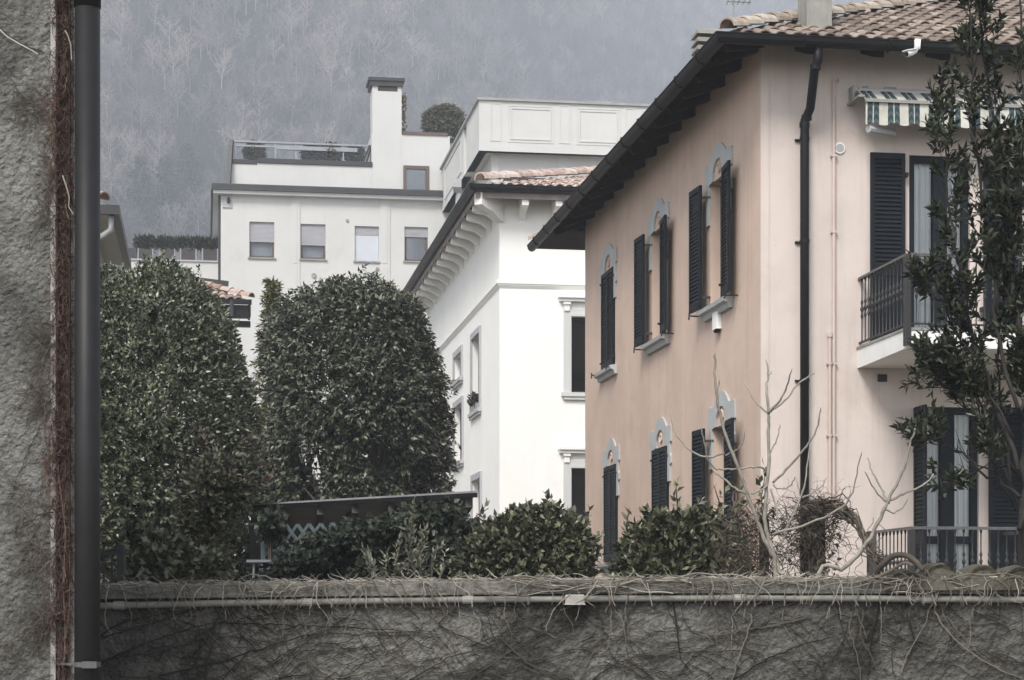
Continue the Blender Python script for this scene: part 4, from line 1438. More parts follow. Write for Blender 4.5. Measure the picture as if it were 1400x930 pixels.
mb = MB(); mb.wbox(x_skin - 0.02, x_skin + 0.004, NY - 0.034, NY - 0.001, -0.1, 5.5)
mb.build('plaster_edge', surf('broken_plaster_edge', (0.30, 0.29, 0.27), 0.95, 0.3, 9, 0.6, 50, 0.01), near)
pr = 0.0605
pxc = nx(119.5, NY - 0.07)
mb = MB(); mb.tube([(pxc, NY - 0.07, -0.1), (pxc, NY - 0.07, nz(15)), ], pr, 32)
mb.tube([(pxc, NY - 0.07, nz(17)), (pxc, NY - 0.07, 6.2)], pr * 1.05, 32)
ndp = mb.build('downpipe', surf('dark_grey_pipe', (0.014, 0.014, 0.015), 0.5, 0.3, 5, 0.1, 30, 0.003, 0.1, spec=0.25, stain=(14, 0.70, (0.08, 0.08, 0.08), 0.5)), near, smooth=True)
zc_ = nz(908)
mb = MB(); mb.tube([(pxc, NY - 0.07, zc_ - .012), (pxc, NY - 0.07, zc_ + .012)], pr * 1.045, 32)
mb.bar((pxc - .16, NY - .02, zc_ + .002), (pxc + .02, NY - .135, zc_ + .0), 0.012, 0.012); mb.wbox(pxc - .01, pxc + 0.06, NY - .15, NY - .13, zc_ - .016, zc_ + .016)
mb.build('pipe_clamp', M['ironlight'], ndp)

# ================================================================== boundary wall
WY = 11.0
wzz = lambda py, y=WY: EYE + (HZ - py) / F * y
bw = thing('boundary_wall', 'low dark grey roughcast boundary wall with concrete coping, run over by dead creeper', 'wall', (0.4, WY, 0), 0)
cxs = np.array([nx(60, WY), nx(140, WY), nx(500, WY), nx(800, WY), nx(1100, WY), nx(1400, WY), nx(1850, WY)])
ctop = np.array([801, 800, 795.5, 793, 792, 791, 790.0]); cbot = np.array([820, 819, 815, 811.5, 811.5, 812.5, 813])
ptop = lambda x: np.interp(x, cxs, wzz(ctop)); pbot = lambda x: np.interp(x, cxs, wzz(cbot))
P, q = rough_sheet(nx(40, WY), nx(1850, WY), 0.6, 1.72, lambda x: WY + 0 * x, 0.0065, 0.0062, 120)
bt = pbot(P[:, 0]) + 0.02
P[:, 2] = np.where(P[:, 2] > bt, bt, P[:, 2])
mesh_obj('roughcast', P, q, M['wallplaster'], bw, ROOTM[bw.name], True)
mb = MB(); mb.wbox(nx(40, WY), nx(1850, WY), WY + 0.015, WY + 0.22, -0.1, 1.66); mb.build('wall_core', M['wallplaster'], bw)
mb = MB()
xs = np.linspace(nx(50, WY), nx(1850, WY), 220)
rr_ = np.random.default_rng(5)
lipw = 0.055 + 0.006 * np.sin(xs * 9) + rr_.uniform(-.004, .004, len(xs))
for k in range(len(xs) - 1):
    for (x0, x1, l0_, l1_) in ((xs[k], xs[k + 1], lipw[k], lipw[k + 1]),):
        a = [(x0, WY - l0_, pbot(x0)), (x1, WY - l1_, pbot(x1)), (x1, WY - l1_ + .004, ptop(x1) - .012), (x0, WY - l0_ + .004, ptop(x0) - .012)]
        mb.quad(*a); mb.quad(a[3], a[2], (x1, WY + .0, ptop(x1)), (x0, WY + .0, ptop(x0))); mb.quad((x0, WY, ptop(x0)), (x1, WY, ptop(x1)), (x1, WY + .26, ptop(x1)), (x0, WY + .26, ptop(x0)))
        mb.quad(a[0], a[1], (x1, WY + .02, pbot(x1)), (x0, WY + .02, pbot(x0)))
mb.build('coping', rough_plaster('weathered_concrete_coping', (0.10, 0.096, 0.088), (0.20, 0.195, 0.175), 22, 0.02, 0.9, 0.6), bw)
mb = MB()
pyl = [(60, 829), (140, 828.5), (300, 825), (470, 822.5), (620, 820), (760, 819), (830, 818.5), (1000, 817.5), (1200, 818.5), (1400, 820), (1560, 822), (1840, 824)]
mb.tube([(nx(px, WY), WY - 0.035, wzz(py, WY)) for px, py in pyl], 0.019, 12)
cdt = mb.build('conduit', surf('pale_grey_conduit', (0.22, 0.215, 0.195), 0.7, 0.3, 7, 0.2, 60, 0.003, 0.3), bw, smooth=True)
mb = MB(); mb.wbox(nx(772, WY), nx(799, WY), WY - 0.075, WY - 0.004, wzz(827), wzz(813)); mb.build('junction_box', M['concrete'], cdt, bevel=0.008)
for px in (165, 420, 640, 790, 1010, 1265):
    z = np.interp(px, [p[0] for p in pyl], [wzz(p[1]) for p in pyl]); x = nx(px, WY)
    mb = MB(); mb.tube([(x - .03, WY - 0.035, z), (x + .03, WY - .035, z)], 0.0245, 12); mb.build('conduit_coupling', M['concrete'], cdt)
# lichen-covered half-round tiles bedded on the end of the wall
mtile = rough_plaster('mossy_old_tile', (0.065, 0.060, 0.046), (0.14, 0.13, 0.105), 18, 0.02, 0.9, 0.6)
for k, (px, py, rw) in enumerate(((1236, 776, 27), (1284, 767, 24), (1343, 769, 25), (1393, 771, 25), (1445, 771, 25), (1496, 772, 25), (1548, 771, 25), (1600, 771, 25), (1651, 772, 25), (1703, 771, 25), (1755, 771, 25))):
    mb = MB()
    cx_ = nx(px, WY); r = rw / F * WY; zt = wzz(py)
    n = 12
    i = len(mb.v)
    for j, (yy, dz, sc_) in enumerate(((WY - 0.045, -0.02, 1.0), (WY + 0.03, -0.005, .97), (WY + 0.12, 0.0, 0.94), (WY + 0.30, 0.0, 0.9))):
        for t in range(n + 1):
            an = math.pi * t / n
            w_ = 1 + 0.03 * math.sin(t * 2.3 + k * 1.7 + j)
            mb.v.append((cx_ + math.cos(an) * r * sc_ * w_, yy, zt + dz - 0.11 + math.sin(an) * 0.11 * sc_ * w_))
    for j in range(3):
        for t in range(n):
            b0 = i + j * (n + 1) + t
            mb.f.append((b0, b0 + 1, b0 + n + 2, b0 + n + 1))
    i2 = len(mb.v)
    for t in range(n + 1):
        an = math.pi * t / n
        mb.v.append((cx_ + math.cos(an) * r * 0.8, WY - 0.03, zt - 0.13 + math.sin(an) * 0.088))
    for t in range(n):
        mb.f.append((i + t, i + t + 1, i2 + t + 1, i2 + t))
    mb.f.append(tuple(range(i2, i2 + n + 1)))
    mb.build('coping_tile', mtile, bw, smooth=False)
mb = MB()
xx = np.linspace(nx(1205, WY), nx(1850, WY), 80)
for k in range(79):
    f = lambda x: min(1, (x - xx[0]) / 0.12)
    for a, b_ in ((0, 1),):
        x0, x1 = xx[k], xx[k + 1]
        h0, h1 = f(x0) * (0.085 + .012 * math.sin(x0 * 23)), f(x1) * (0.085 + .012 * math.sin(x1 * 23))
        y0, y1 = WY - 0.07 - .012 * math.sin(x0 * 17), WY - 0.07 - .012 * math.sin(x1 * 17)
        z0, z1 = float(ptop(x0)) - .02, float(ptop(x1)) - .02
        mb.quad((x0, y0 - .015, z0 - .045), (x1, y1 - .015, z1 - .045), (x1, y1, z1 + h1 * .2), (x0, y0, z0 + h0 * .2))
        mb.quad((x0, y0, z0 + h0 * .2), (x1, y1, z1 + h1 * .2), (x1, y1 + .1, z1 + h1 * .5), (x0, y0 + .1, z0 + h0 * .5))
        mb.quad((x0, y0 + .1, z0 + h0 * .5), (x1, y1 + .1, z1 + h1 * .5), (x1, y1 + .3, z1 + h1 * .5), (x0, y0 + .3, z0 + h0 * .5))
mb.build('mortar_bed', mtile, bw, smooth=True)

# ================================================================== pergola roof, trellis, garden table, railing
A = at(341, 689, 22.0); B = at(651, 671, 19.5)
per = thing('pergola', 'long dark lean-to roof on timber posts in the garden', 'pergola', (A.x, A.y, ZB), 0)
back = Vector((-0.38, 3.4, -0.34))
up = Vector((0, 0, 1))
mb = MB()
mb.hexa([A - up * .02, B - up * .02, B + back - up * .02, A + back - up * .02, A, B, B + back, A + back])
mb.build('roof_sheet', surf('dark_corrugated_roof', (0.26, 0.255, 0.265), 0.55, 0.25, 3, 0.2, 30, 0.01), per)
mb = MB(); mb.bar(A - up * .045 - Vector((.0, .03, 0)), B - up * .045 - Vector((0, .03, 0)), 0.04, 0.045); mb.build('fascia', M['dark_metal'], per)
wood = surf('dark_weathered_timber', (0.075, 0.068, 0.062), 0.85, 0.3, 5, 0.3, 50, 0.006, 0.3)
for k in range(7):
    p = A.lerp(B, 0.02 + k / 6.3)
    mb = MB(); mb.bar(p - up * 0.11 + Vector((0, .03, 0)), p + back - up * .11, 0.07, 0.10); mb.build('rafter', wood, per)
mb = MB(); mb.bar(A + back * 0.97 - up * .22, B + back * .97 - up * .22, 0.09, 0.12); mb.build('beam', wood, per)
for p in (A + Vector((0.05, .12, 0)), A + back + Vector((.05, -.1, 0)), B + back * .97 + Vector((-.3, 0, 0)), B + Vector((-.6, .15, 0))):
    mb = MB(); mb.wbox(p.x - .06, p.x + .06, p.y - .06, p.y + .06, ZB, p.z - .24); mb.build('post', wood, per)

teal = surf('faded_teal_paint', (0.075, 0.10, 0.105), 0.7, 0.25, 8)
t0 = at(360, 790, 21.0); t1 = at(432, 790, 20.5)
tz1 = at(400, 718, 20.7).z
tr = thing('lattice_trellis', 'faded teal diagonal lattice trellis under the pergola, half swallowed by ivy', 'trellis', (t0.x, t0.y, ZB), 0)
wd = (t1 - t0); wd.z = 0
Lw = wd.length * 2.2; wdn = wd.normalized()
mb = MB()
z0_, z1_ = ZB + 0.15, tz1
base = Vector((t0.x, t0.y, 0))
hh = z1_ - z0_
for sg in (1, -1):
    c = -hh
    while c < Lw + hh:
        s_a, s_b = (c, c + hh) if sg > 0 else (c + hh, c)
        # clip to the panel
        pa_, pb_ = np.array([s_a, z0_]), np.array([s_b, z1_])
        ta, tb = 0.0, 1.0
        dxx = s_b - s_a
        tt = sorted(((0 - s_a) / dxx, (Lw - s_a) / dxx))
        ta, tb = max(ta, tt[0]), min(tb, tt[1])
        if tb - ta > 0.05:
            q0, q1 = pa_ + (pb_ - pa_) * ta, pa_ + (pb_ - pa_) * tb
            mb.bar(base + wdn * q0[0] + Vector((0, 0.012 * sg, q0[1])), base + wdn * q1[0] + Vector((0, 0.012 * sg, q1[1])), 0.010, 0.036)
        c += 0.17
mb.build('lattice', teal, tr)
for q in (Vector((0, 0, 0)), wdn * Lw):
    mb = MB(); mb.bar(base + q + Vector((0, 0, z0_)), base + q + Vector((0, 0, z1_)), 0.05, 0.05); mb.build('trellis_upright', teal, tr)

g0 = at(358, 768, 19.0)
gt = thing('garden_table', 'narrow pale metal garden table in front of the teal trellis', 'table', (g0.x, g0.y, ZB), 0)
mb = MB(); mb.wbox(g0.x - .115, g0.x + .12, g0.y - .25, g0.y + .25, g0.z - .012, g0.z + .012); mb.build('table_top', M['alu'], gt)
mb = MB(); mb.wbox(g0.x - .0, g0.x + .12, g0.y - .22, g0.y + .22, at(0, 779, 19).z - .012, at(0, 779, 19).z + .008); mb.build('shelf', M['alu'], gt)
for sx in (-.05, .1):
    for sy in (-.2, .2):
        mb = MB(); mb.bar((g0.x + sx - .03, g0.y + sy, ZB), (g0.x + sx, g0.y + sy, g0.z), 0.018, .018); mb.build('leg', M['alu'], gt)

r0 = at(130, 756, 14.5); r1 = at(172, 756, 14.5)
rl = thing('garden_railing', 'short grey metal garden railing between the downpipe and the shrubs', 'railing', (r0.x, 14.5, ZB), 0)
mb = MB(); mb.bar(r0 - Vector((.4, 0, 0)), r1, 0.03, 0.03); mb.build('top_rail', M['slate_metal'], rl)
for px in (100, 110, 120, 131, 142, 153, 163):
    p = at(px, 756, 14.5); mb = MB(); mb.bar((p.x, p.y, ZB), (p.x, p.y, p.z), 0.016, .016); mb.build('upright', M['slate_metal'], rl)
p = at(165.5, 745, 14.5); mb = MB(); mb.bar((p.x, p.y, ZB), (p.x, p.y, p.z), 0.05, .05); mb.build('post', M['slate_metal'], rl)

# chicken-wire fence with its posts
CY = 13.2
cx = lambda px: (px - 700) / F * CY
cz = lambda py: EYE + (HZ - py) / F * CY
cf = thing('wire_fence', 'rusty chicken wire fence on dark posts below the corner downpipe', 'fence', (cx(1100), CY, ZB), 0)
mb = MB()
x0_, x1_, zt_, zb_ = cx(1005), cx(1205), cz(683), cz(800)
cell = 0.075
nr = int((zt_ - zb_) / (cell * 0.55))
ncol = int((x1_ - x0_) / cell)
rj = np.random.default_rng(3)
jx = rj.uniform(-.012, .012, (ncol + 2, nr + 2)); jz = rj.uniform(-.010, .010, (ncol + 2, nr + 2)); jy = np.cumsum(rj.uniform(-.006, .006, (ncol + 2, nr + 2)), axis=1) * .5
for i in range(ncol + 1):
    pl = []
    for j in range(nr + 1):
        off = cell * 0.25 * (1 if ((j // 2) + i) % 2 else -1)
        sag = 0.02 * math.sin(i * .7)
        x = x0_ + i * cell + off
        z = zb_ + j * cell * .55
        if z > zt_ - 0.10 * abs(math.sin(x * 7 + 1)): break
        pl.append((x + jx[i, j], CY + jy[i, j], z + jz[i, j]))
    if len(pl) > 2: mb.tube(pl, 0.0026, 3, False)
mb.build('wire_mesh', surf('rusty_wire', (0.055, 0.047, 0.042), 0.7, 0.3, 20), cf)
for pxa, pxb, py, mt_ in ((1109, 1129, 690, wood), (1188, 1199, 726, wood), (1040, 1052, 705, wood)):
    mb = MB(); mb.wbox(cx(pxa), cx(pxb), CY + .01, CY + .09, ZB, cz(py)); mb.build('post', mt_, cf, bevel=.006)

# ================================================================== ground and hill
def smooth(a, b, x):
    t = np.clip((x - a) / (b - a), 0, 1)
    return t * t * (3 - 2 * t)


def hill_z(x, y):
    """Height of the ground: street, garden terrace behind the wall, then the wooded mountain, near on the left and falling back to the right."""
    x = np.asarray(x, float); y = np.asarray(y, float)
    y0 = 325 + 300 * smooth(-85, 150, x)
    y0 = y0 + 18 * np.sin(x * 0.032 + 1.0) + 9 * np.sin(x * 0.08)
    d = y - y0
    h = 0.72 * np.maximum(d, 0)
    P = np.stack([x.ravel(), y.ravel(), 0 * x.ravel()], axis=1)
    lump = wob(P, 0.022).reshape(x.shape) * 10 + wob(P + 5, 0.08).reshape(x.shape) * 2.5
    h = h + lump * smooth(5, 80, d)
    h = np.minimum(h, 440 + lump)
    return np.where(y < 11.1, 0.0, np.where(y < 11.14, (y - 11.1) / .04, 1.0)) + h


xs = np.linspace(-560, 560, 113); ys = np.concatenate([[-60, -20, 0, 6, 11.09, 11.15, 16, 30, 60, 100, 150, 180], np.linspace(195, 1290, 130)])
def grid(xs, ys):
    X, Y = np.meshgrid(xs, ys)
    Z = hill_z(X, Y)
    Pp = np.stack([X.ravel(), Y.ravel(), Z.ravel()], axis=1)
    idx = np.arange(X.size).reshape(X.shape)
    q = np.stack([idx[:-1, :-1].ravel(), idx[:-1, 1:].ravel(), idx[1:, 1:].ravel(), idx[1:, :-1].ravel()], axis=1)
    return Pp, q
Pp, q = grid(xs, ys[:12]); props(mesh_obj('ground', Pp, q, surf('garden_soil', (0.12, 0.11, 0.085), 0.95, 0.3, 0.6, 0.5, 8, 0.02)), kind='structure')
Pp, q = grid(xs, ys[11:]); props(mesh_obj('hill', Pp, q, surf('leaf_litter', (0.035, 0.031, 0.027), 0.95, 0.35, 0.06, 0.6, 0.8, 0.3), smooth=True), kind='structure')
# ================================================================== the wood on the hill (nobody could count it)
def bare_tree_mesh(rng, H, fine=200, bushy=1.0):
    """Leafless tree of unit-like form: prisms for trunk and limbs, slivers for twigs. Returns verts, tris."""
    V, T = [], []
    def prism(p, q, r0, r1):
        d = q - p; d = d / (np.linalg.norm(d) + 1e-9)
        ref = np.array([0, 0, 1.0]) if abs(d[2]) < .9 else np.array([1.0, 0, 0])
        x = np.cross(d, ref); x /= np.linalg.norm(x); y = np.cross(d, x)
        i = len(V)
        for (c, r) in ((p, r0), (q, r1)):
            for k in range(3):
                a = 2.094 * k
                V.append(c + (x * math.cos(a) + y * math.sin(a)) * r)
        for k in range(3):
            w = (k + 1) % 3
            T.append((i + k, i + w, i + 3 + w)); T.append((i + k, i + 3 + w, i + 3 + k))
    def sliver(p, q, r):
        d = q - p
        s = np.cross(d, rng.normal(size=3)); s /= np.linalg.norm(s) + 1e-9
        i = len(V)
        V.extend([p - s * r, p + s * r, q]); T.append((i, i + 1, i + 2))
    top = np.array([rng.normal() * .5, rng.normal() * .5, H * .8])
    pts = [np.zeros(3), np.array([rng.normal() * .15, rng.normal() * .15, H * .35]), top * .72 + np.array([rng.normal() * .2, rng.normal() * .2, 0]), top]
    rr = [H * .016, H * .012, H * .007, H * .002]
    for k in range(3): prism(pts[k], pts[k + 1], rr[k], rr[k + 1])
    tips = []
    nl = 11
    for k in range(nl):
        f = 0.3 + 0.65 * k / nl
        z = f * H * .8
        b = pts[0] + (top - pts[0]) * f
        an = k * 2.4 + rng.uniform(-.4, .4)
        L = H * (0.40 - 0.25 * f) * rng.uniform(.8, 1.25) * bushy
        d = np.array([math.cos(an), math.sin(an), rng.uniform(.6, 1.3)]); d /= np.linalg.norm(d)
        m = b + d * L * .55; e = m + (d + np.array([0, 0, .35])) * L * .5
        prism(b, m, H * .006, H * .004); prism(m, e, H * .004, H * .0015)
        tips += [(b + (m - b) * t, d, L) for t in (.5, .9)] + [(m + (e - m) * t, d, L) for t in (.3, .6, .9)]
    tips += [(top, np.array([0, 0, 1.0]), H * .2)] * 2
    for k in range(fine):
        b, d, L = tips[k % len(tips)]
        dd = d * .8 + rng.normal(size=3) * .9 + np.array([0, 0, .2]); dd /= np.linalg.norm(dd)
        l = H * rng.uniform(.05, .15)
        p = b + rng.normal(size=3) * .12; q = p + dd * l
        sliver(p, q, 0.04)
        for _ in range(2):
            d2 = dd + rng.normal(size=3) * .6 + np.array([0, 0, .2]); d2 /= np.linalg.norm(d2)
            sliver(p + (q - p) * rng.uniform(.4, .9), q + d2 * l * rng.uniform(.4, .9), 0.032)
    return np.array(V), np.array(T)


rngh = np.random.default_rng(21)
variants = [bare_tree_mesh(rngh, 10.0, fine, b) for fine, b in ((190, 1.3), (220, 1.6), (160, 1.1), (230, 1.8), (190, 1.45))]
VV, TT, TI = [], [], []
off = 0
cntt = 0
gx = np.arange(-290, 260, 4.9)
for y in np.arange(345, 1150, 4.9):
    for x in gx:
        xx, yy = x + rngh.uniform(-2.2, 2.2), y + rngh.uniform(-2.2, 2.2)
        if xx / yy < -0.27 or xx / yy > 0.17: continue
        z = float(hill_z(np.array([xx]), np.array([yy]))[0])
        el_ = (z - EYE) / yy
        if el_ < 0.135 or el_ > 0.36: continue
        if yy > 800 and rngh.random() < .3: continue
        v, t = variants[rngh.integers(5)]
        if yy > 480:
            pass
        s = rngh.uniform(.6, 1.15); a = rngh.uniform(0, 6.28)
        R = np.array([[math.cos(a), -math.sin(a), 0], [math.sin(a), math.cos(a), 0], [0, 0, 1]])
        VV.append((v * s) @ R.T + np.array([xx, yy, z - .2])); TT.append(t + off); off += len(v)
        tint = np.clip(rngh.normal(.45, .25) + .3 * math.sin(xx * .05 + yy * .031) * math.sin(yy * .06), 0, 1)
        TI.append(np.full(len(v), tint))
        cntt += 1
m, nt, b = new_mat('bare_twigs')
at_ = node(nt, 'ShaderNodeAttribute'); at_.attribute_name = 'tint'
nt.links.new(ramp(nt, at_.outputs['Fac'], [(0.0, (0.10, 0.09, 0.088)), (0.35, (0.21, 0.185, 0.185)), (0.7, (0.35, 0.305, 0.29)), (1.0, (0.52, 0.455, 0.40))]), b.inputs['Base Color'])
b.inputs['Roughness'].default_value = .9; b.inputs['Specular IOR Level'].default_value = .1
props(mesh_obj('hillside_wood', np.concatenate(VV), np.concatenate(TT), m, attrs={'tint': np.concatenate(TI)}), 'bare winter wood covering the hazy hillside behind the houses', 'wood', kind='stuff')
del VV, TT, TI

# dark conifers low on the hill, at the left
M['conifer'] = leaf_mat('conifer_needles', (0.03, 0.045, 0.03), (0.055, 0.078, 0.05), (0.10, 0.125, 0.08), 0.6, 0.3, 0.05)
bark = surf('grey_brown_bark', (0.12, 0.10, 0.085), 0.9, 0.35, 8, 0.5, 40, 0.01)
dk_bark = surf('dark_bark', (0.025, 0.022, 0.019), 0.9, 0.35, 8, 0.5, 40, 0.01)
figbark = surf('pale_grey_fig_bark', (0.26, 0.24, 0.205), 0.85, 0.35, 14, 0.4, 60, 0.004, stain=(22, 0.58, (0.09, 0.08, 0.07), 0.8))


def conifer(name, label, cat, base, H, R, rng, mat, whorls=16, per=9, ll=.5, group=None):
    t = thing(name, label, cat, base, 0, group)
    mb = MB(); mb.tube([Vector(base) - Vector((0, 0, .3)), Vector(base) + Vector((0, 0, H * .5)), Vector(base) + Vector((0, 0, H))], [H * .02, H * .012, .01], 7)
    mb.build('trunk', bark, t)
    B, A_ = [], []
    for k in range(whorls):
        f = (k + .5) / whorls
        z = H * (.12 + .87 * f)
        r = R * (1 - f) ** .8 + .04 * R
        for j in range(9):
            a = rng.uniform(0, 6.28)
            rr = r * rng.uniform(.7, 1.1)
            n = max(2, int(rr / (ll * .55)) + 1)
            for q in range(n):
                fr = (q + .6) / n
                B.append((base[0] + math.cos(a) * rr * fr, base[1] + math.sin(a) * rr * fr, base[2] + z - rr * .28 * fr + rng.normal() * .05 * R))
                A_.append((math.cos(a), math.sin(a), -.15 + rng.normal() * .2))
    leaves('crown', mat, t, np.array(B), np.array(A_), ll, ll * .16, rng, per=per, stem_len=ll * .8, spread=1.0, droop=.15)
    return t


rc = np.random.default_rng(4)
for k, (px, py, Y, H, lb) in enumerate(((150, 300, 395, 13, 'hazy dark conifer at the hill foot beside the near downpipe'), (192, 255, 412, 18, 'tallest hazy dark conifer low on the hillside'),
                                  (226, 300, 421, 16, 'hazy dark conifer on the hill just right of the tallest conifer, above the outer planters'), (256, 322, 432, 14, 'hazy dark conifer just above the middle of the planter row'))):
    p = at(px, py, Y)
    x, y = p.x, p.y
    z = float(hill_z(np.array([x]), np.array([y]))[0])
    conifer('hill_conifer', lb, 'conifer', (x, y, z - .3), H, H * .26, rc, M['conifer'], 15, 6, .9, 'dark conifers at the foot of the hill')

# ================================================================== garden trees and shrubs
def crown_thing(name, label, cat, profile, Y, n, mat, rng, ll, lw, per=9, shell=.35, lump=.08, lscale=1.6, ysq=1.0, stem=.2, droop=0.0, spread=.95, jitter=.35, group=None, trunk=True, upw=0.25, extra=None, hollow=.95, stray=.04):
    rows = np.array(profile, float)
    cxp = (rows[:, 1] + rows[:, 2]).mean() / 2
    b = at(cxp, 835, Y); b.z = ZB
    t = thing(name, label, cat, b, 0, group)
    p, o = rev_points(rng, n, profile, cxp, Y, shell, lump, lscale, ysq, ll * .7 + stem * .15, hollow, stray)
    if extra is not None:
        p = np.concatenate([p, extra[0]]); o = np.concatenate([o, extra[1]])
    ax = o + rng.normal(size=o.shape) * jitter + np.array([0, 0, upw])
    p = p - ax / np.linalg.norm(ax, axis=1, keepdims=True) * stem * .8
    leaves('crown', mat, t, p, ax, ll, lw, rng, per=per, stem_len=stem, droop=droop, spread=spread)
    if trunk:
        mb = MB()
        ztop = p[:, 2].max(); H = ztop - ZB
        k = Y / F
        pick = rng.choice(len(p), 26, replace=False)
        tips = [b + (Vector(p[i]) - b) * .93 for i in pick]
        fork = b + Vector((0, 0, H * .18))
        mb.tube([b - Vector((0, 0, .2)), fork], [H * .028, H * .022], 9)
        limbs(mb, fork, tips, H * .014, rng, H * .03)
        mb.build('trunk', bark, t)
    return t


M['laurel'] = leaf_mat('laurel_leaves', (0.020, 0.024, 0.015), (0.086, 0.101, 0.060), (0.28, 0.30, 0.21), 0.28, 0.45)
M['oaklike'] = leaf_mat('dark_evergreen_leaves', (0.012, 0.015, 0.010), (0.052, 0.062, 0.042), (0.21, 0.225, 0.16), 0.32, 0.40)
M['photinia'] = leaf_mat('reddish_shrub_leaves', (0.030, 0.036, 0.021), (0.078, 0.088, 0.052), (0.17, 0.17, 0.11), 0.42, 0.45)
M['redleaf'] = leaf_mat('young_red_leaves', (0.055, 0.040, 0.028), (0.085, 0.056, 0.040), (0.11, 0.08, 0.055), 0.42, 0.45)
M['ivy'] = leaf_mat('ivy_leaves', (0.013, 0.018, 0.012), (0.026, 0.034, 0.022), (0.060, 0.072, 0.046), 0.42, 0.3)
M['shrub'] = leaf_mat('glossy_shrub_leaves', (0.028, 0.033, 0.019), (0.070, 0.078, 0.045), (0.24, 0.24, 0.16), 0.28, 0.45)
M['olive'] = leaf_mat('silvery_sprig_leaves', (0.13, 0.135, 0.09), (0.25, 0.255, 0.185), (0.40, 0.40, 0.30), 0.55, 0.3)
M['bay'] = leaf_mat('bay_leaves', (0.010, 0.014, 0.008), (0.022, 0.029, 0.015), (0.055, 0.065, 0.035), 0.36, 0.35)
M['goldleaf'] = leaf_mat('golden_conifer_sprays', (0.075, 0.078, 0.032), (0.12, 0.12, 0.055), (0.19, 0.18, 0.09), 0.6, 0.25)
M['box'] = leaf_mat('box_leaves', (0.022, 0.026, 0.018), (0.040, 0.044, 0.030), (0.075, 0.075, 0.05), 0.5, 0.35)
M['pot'] = leaf_mat('roof_shrub_leaves', (0.055, 0.057, 0.038), (0.11, 0.11, 0.075), (0.20, 0.195, 0.14), 0.55, 0.3)
M['rust'] = leaf_mat('rusty_creeper_leaves', (0.12, 0.08, 0.04), (0.2, 0.14, 0.08), (0.3, 0.22, 0.13), 0.6, 0.2)

rv = np.random.default_rng(31)
LEFT = [(339, 120, 215), (346, 100, 242), (357, 80, 262), (372, 62, 282), (391, 48, 300), (419, 34, 318), (455, 24, 333), (500, 16, 347), (550, 10, 359), (600, 6, 366), (650, 8, 363), (700, 16, 346), (750, 30, 330), (790, 50, 310)]
crown_thing('clipped_tree', 'dome-shaped clipped laurel tree with small glossy leaves beside the near downpipe', 'tree', LEFT, 21.5, 15000, M['laurel'], rv, .058, .0155, per=9, shell=.30, lump=.035, lscale=1.9, stem=.15, jitter=.4, hollow=.95, stray=.02)
MID = [(376, 458, 560), (382, 434, 576), (391, 413, 587), (408, 388, 595), (436, 360, 602), (466, 342, 608), (500, 332, 618), (540, 331, 621), (580, 334, 622), (620, 345, 621), (655, 353, 618), (690, 363, 608), (720, 376, 594), (745, 400, 570)]
crown_thing('clipped_tree', 'broad flat-topped evergreen tree with drooping leaf clusters between the two white houses', 'tree', MID, 29.0, 10500, M['oaklike'], rv, .090, .021, per=10, shell=.34, lump=.15, lscale=2.6, stem=.22, hollow=.58, stray=.05, droop=.55, jitter=.5, ysq=.85)
# golden conifer poking out behind
b = at(374, 835, 34); b.z = ZB
conifer('golden_conifer', 'slim yellow-green conifer poking up behind the flat-topped evergreen tree', 'conifer', (b.x, b.y, b.z), at(376, 377, 34).z - ZB, .75, rv, M['goldleaf'], 34, 9, .12)

# reddish shrub in front of the dome
PH = [(600, 285, 315), (608, 268, 335), (620, 250, 352), (645, 236, 360), (670, 230, 352), (700, 228, 330), (725, 228, 322), (760, 226, 322), (800, 220, 325)]
ph = crown_thing('reddish_shrub', 'loose upright shrub with reddish young leaves in front of the dome-shaped tree', 'shrub', PH, 17.6, 1100, M['photinia'], rv, .075, .019, per=9, shell=.8, lump=.14, lscale=3.0, stem=.18, jitter=.5, upw=.5, droop=.15)
p, o = rev_points(rv, 30, PH[:5], 290, 17.6, .15, .14, 3.0)
leaves('young_leaves', M['redleaf'], ph, p, o + np.array([0, 0, .6]), .07, .017, rv, per=7, stem_len=.16)
crown_thing('low_shrub', 'dark low shrub growing along the wall between the railing and the pergola', 'shrub', [(700, 176, 196), (716, 165, 230), (738, 158, 270), (765, 160, 318), (800, 160, 330)], 15.6, 620, M['photinia'], rv, .075, .024, per=8, shell=.85, lump=.2, lscale=3, stem=.16, jitter=.7, ysq=.5, trunk=False)
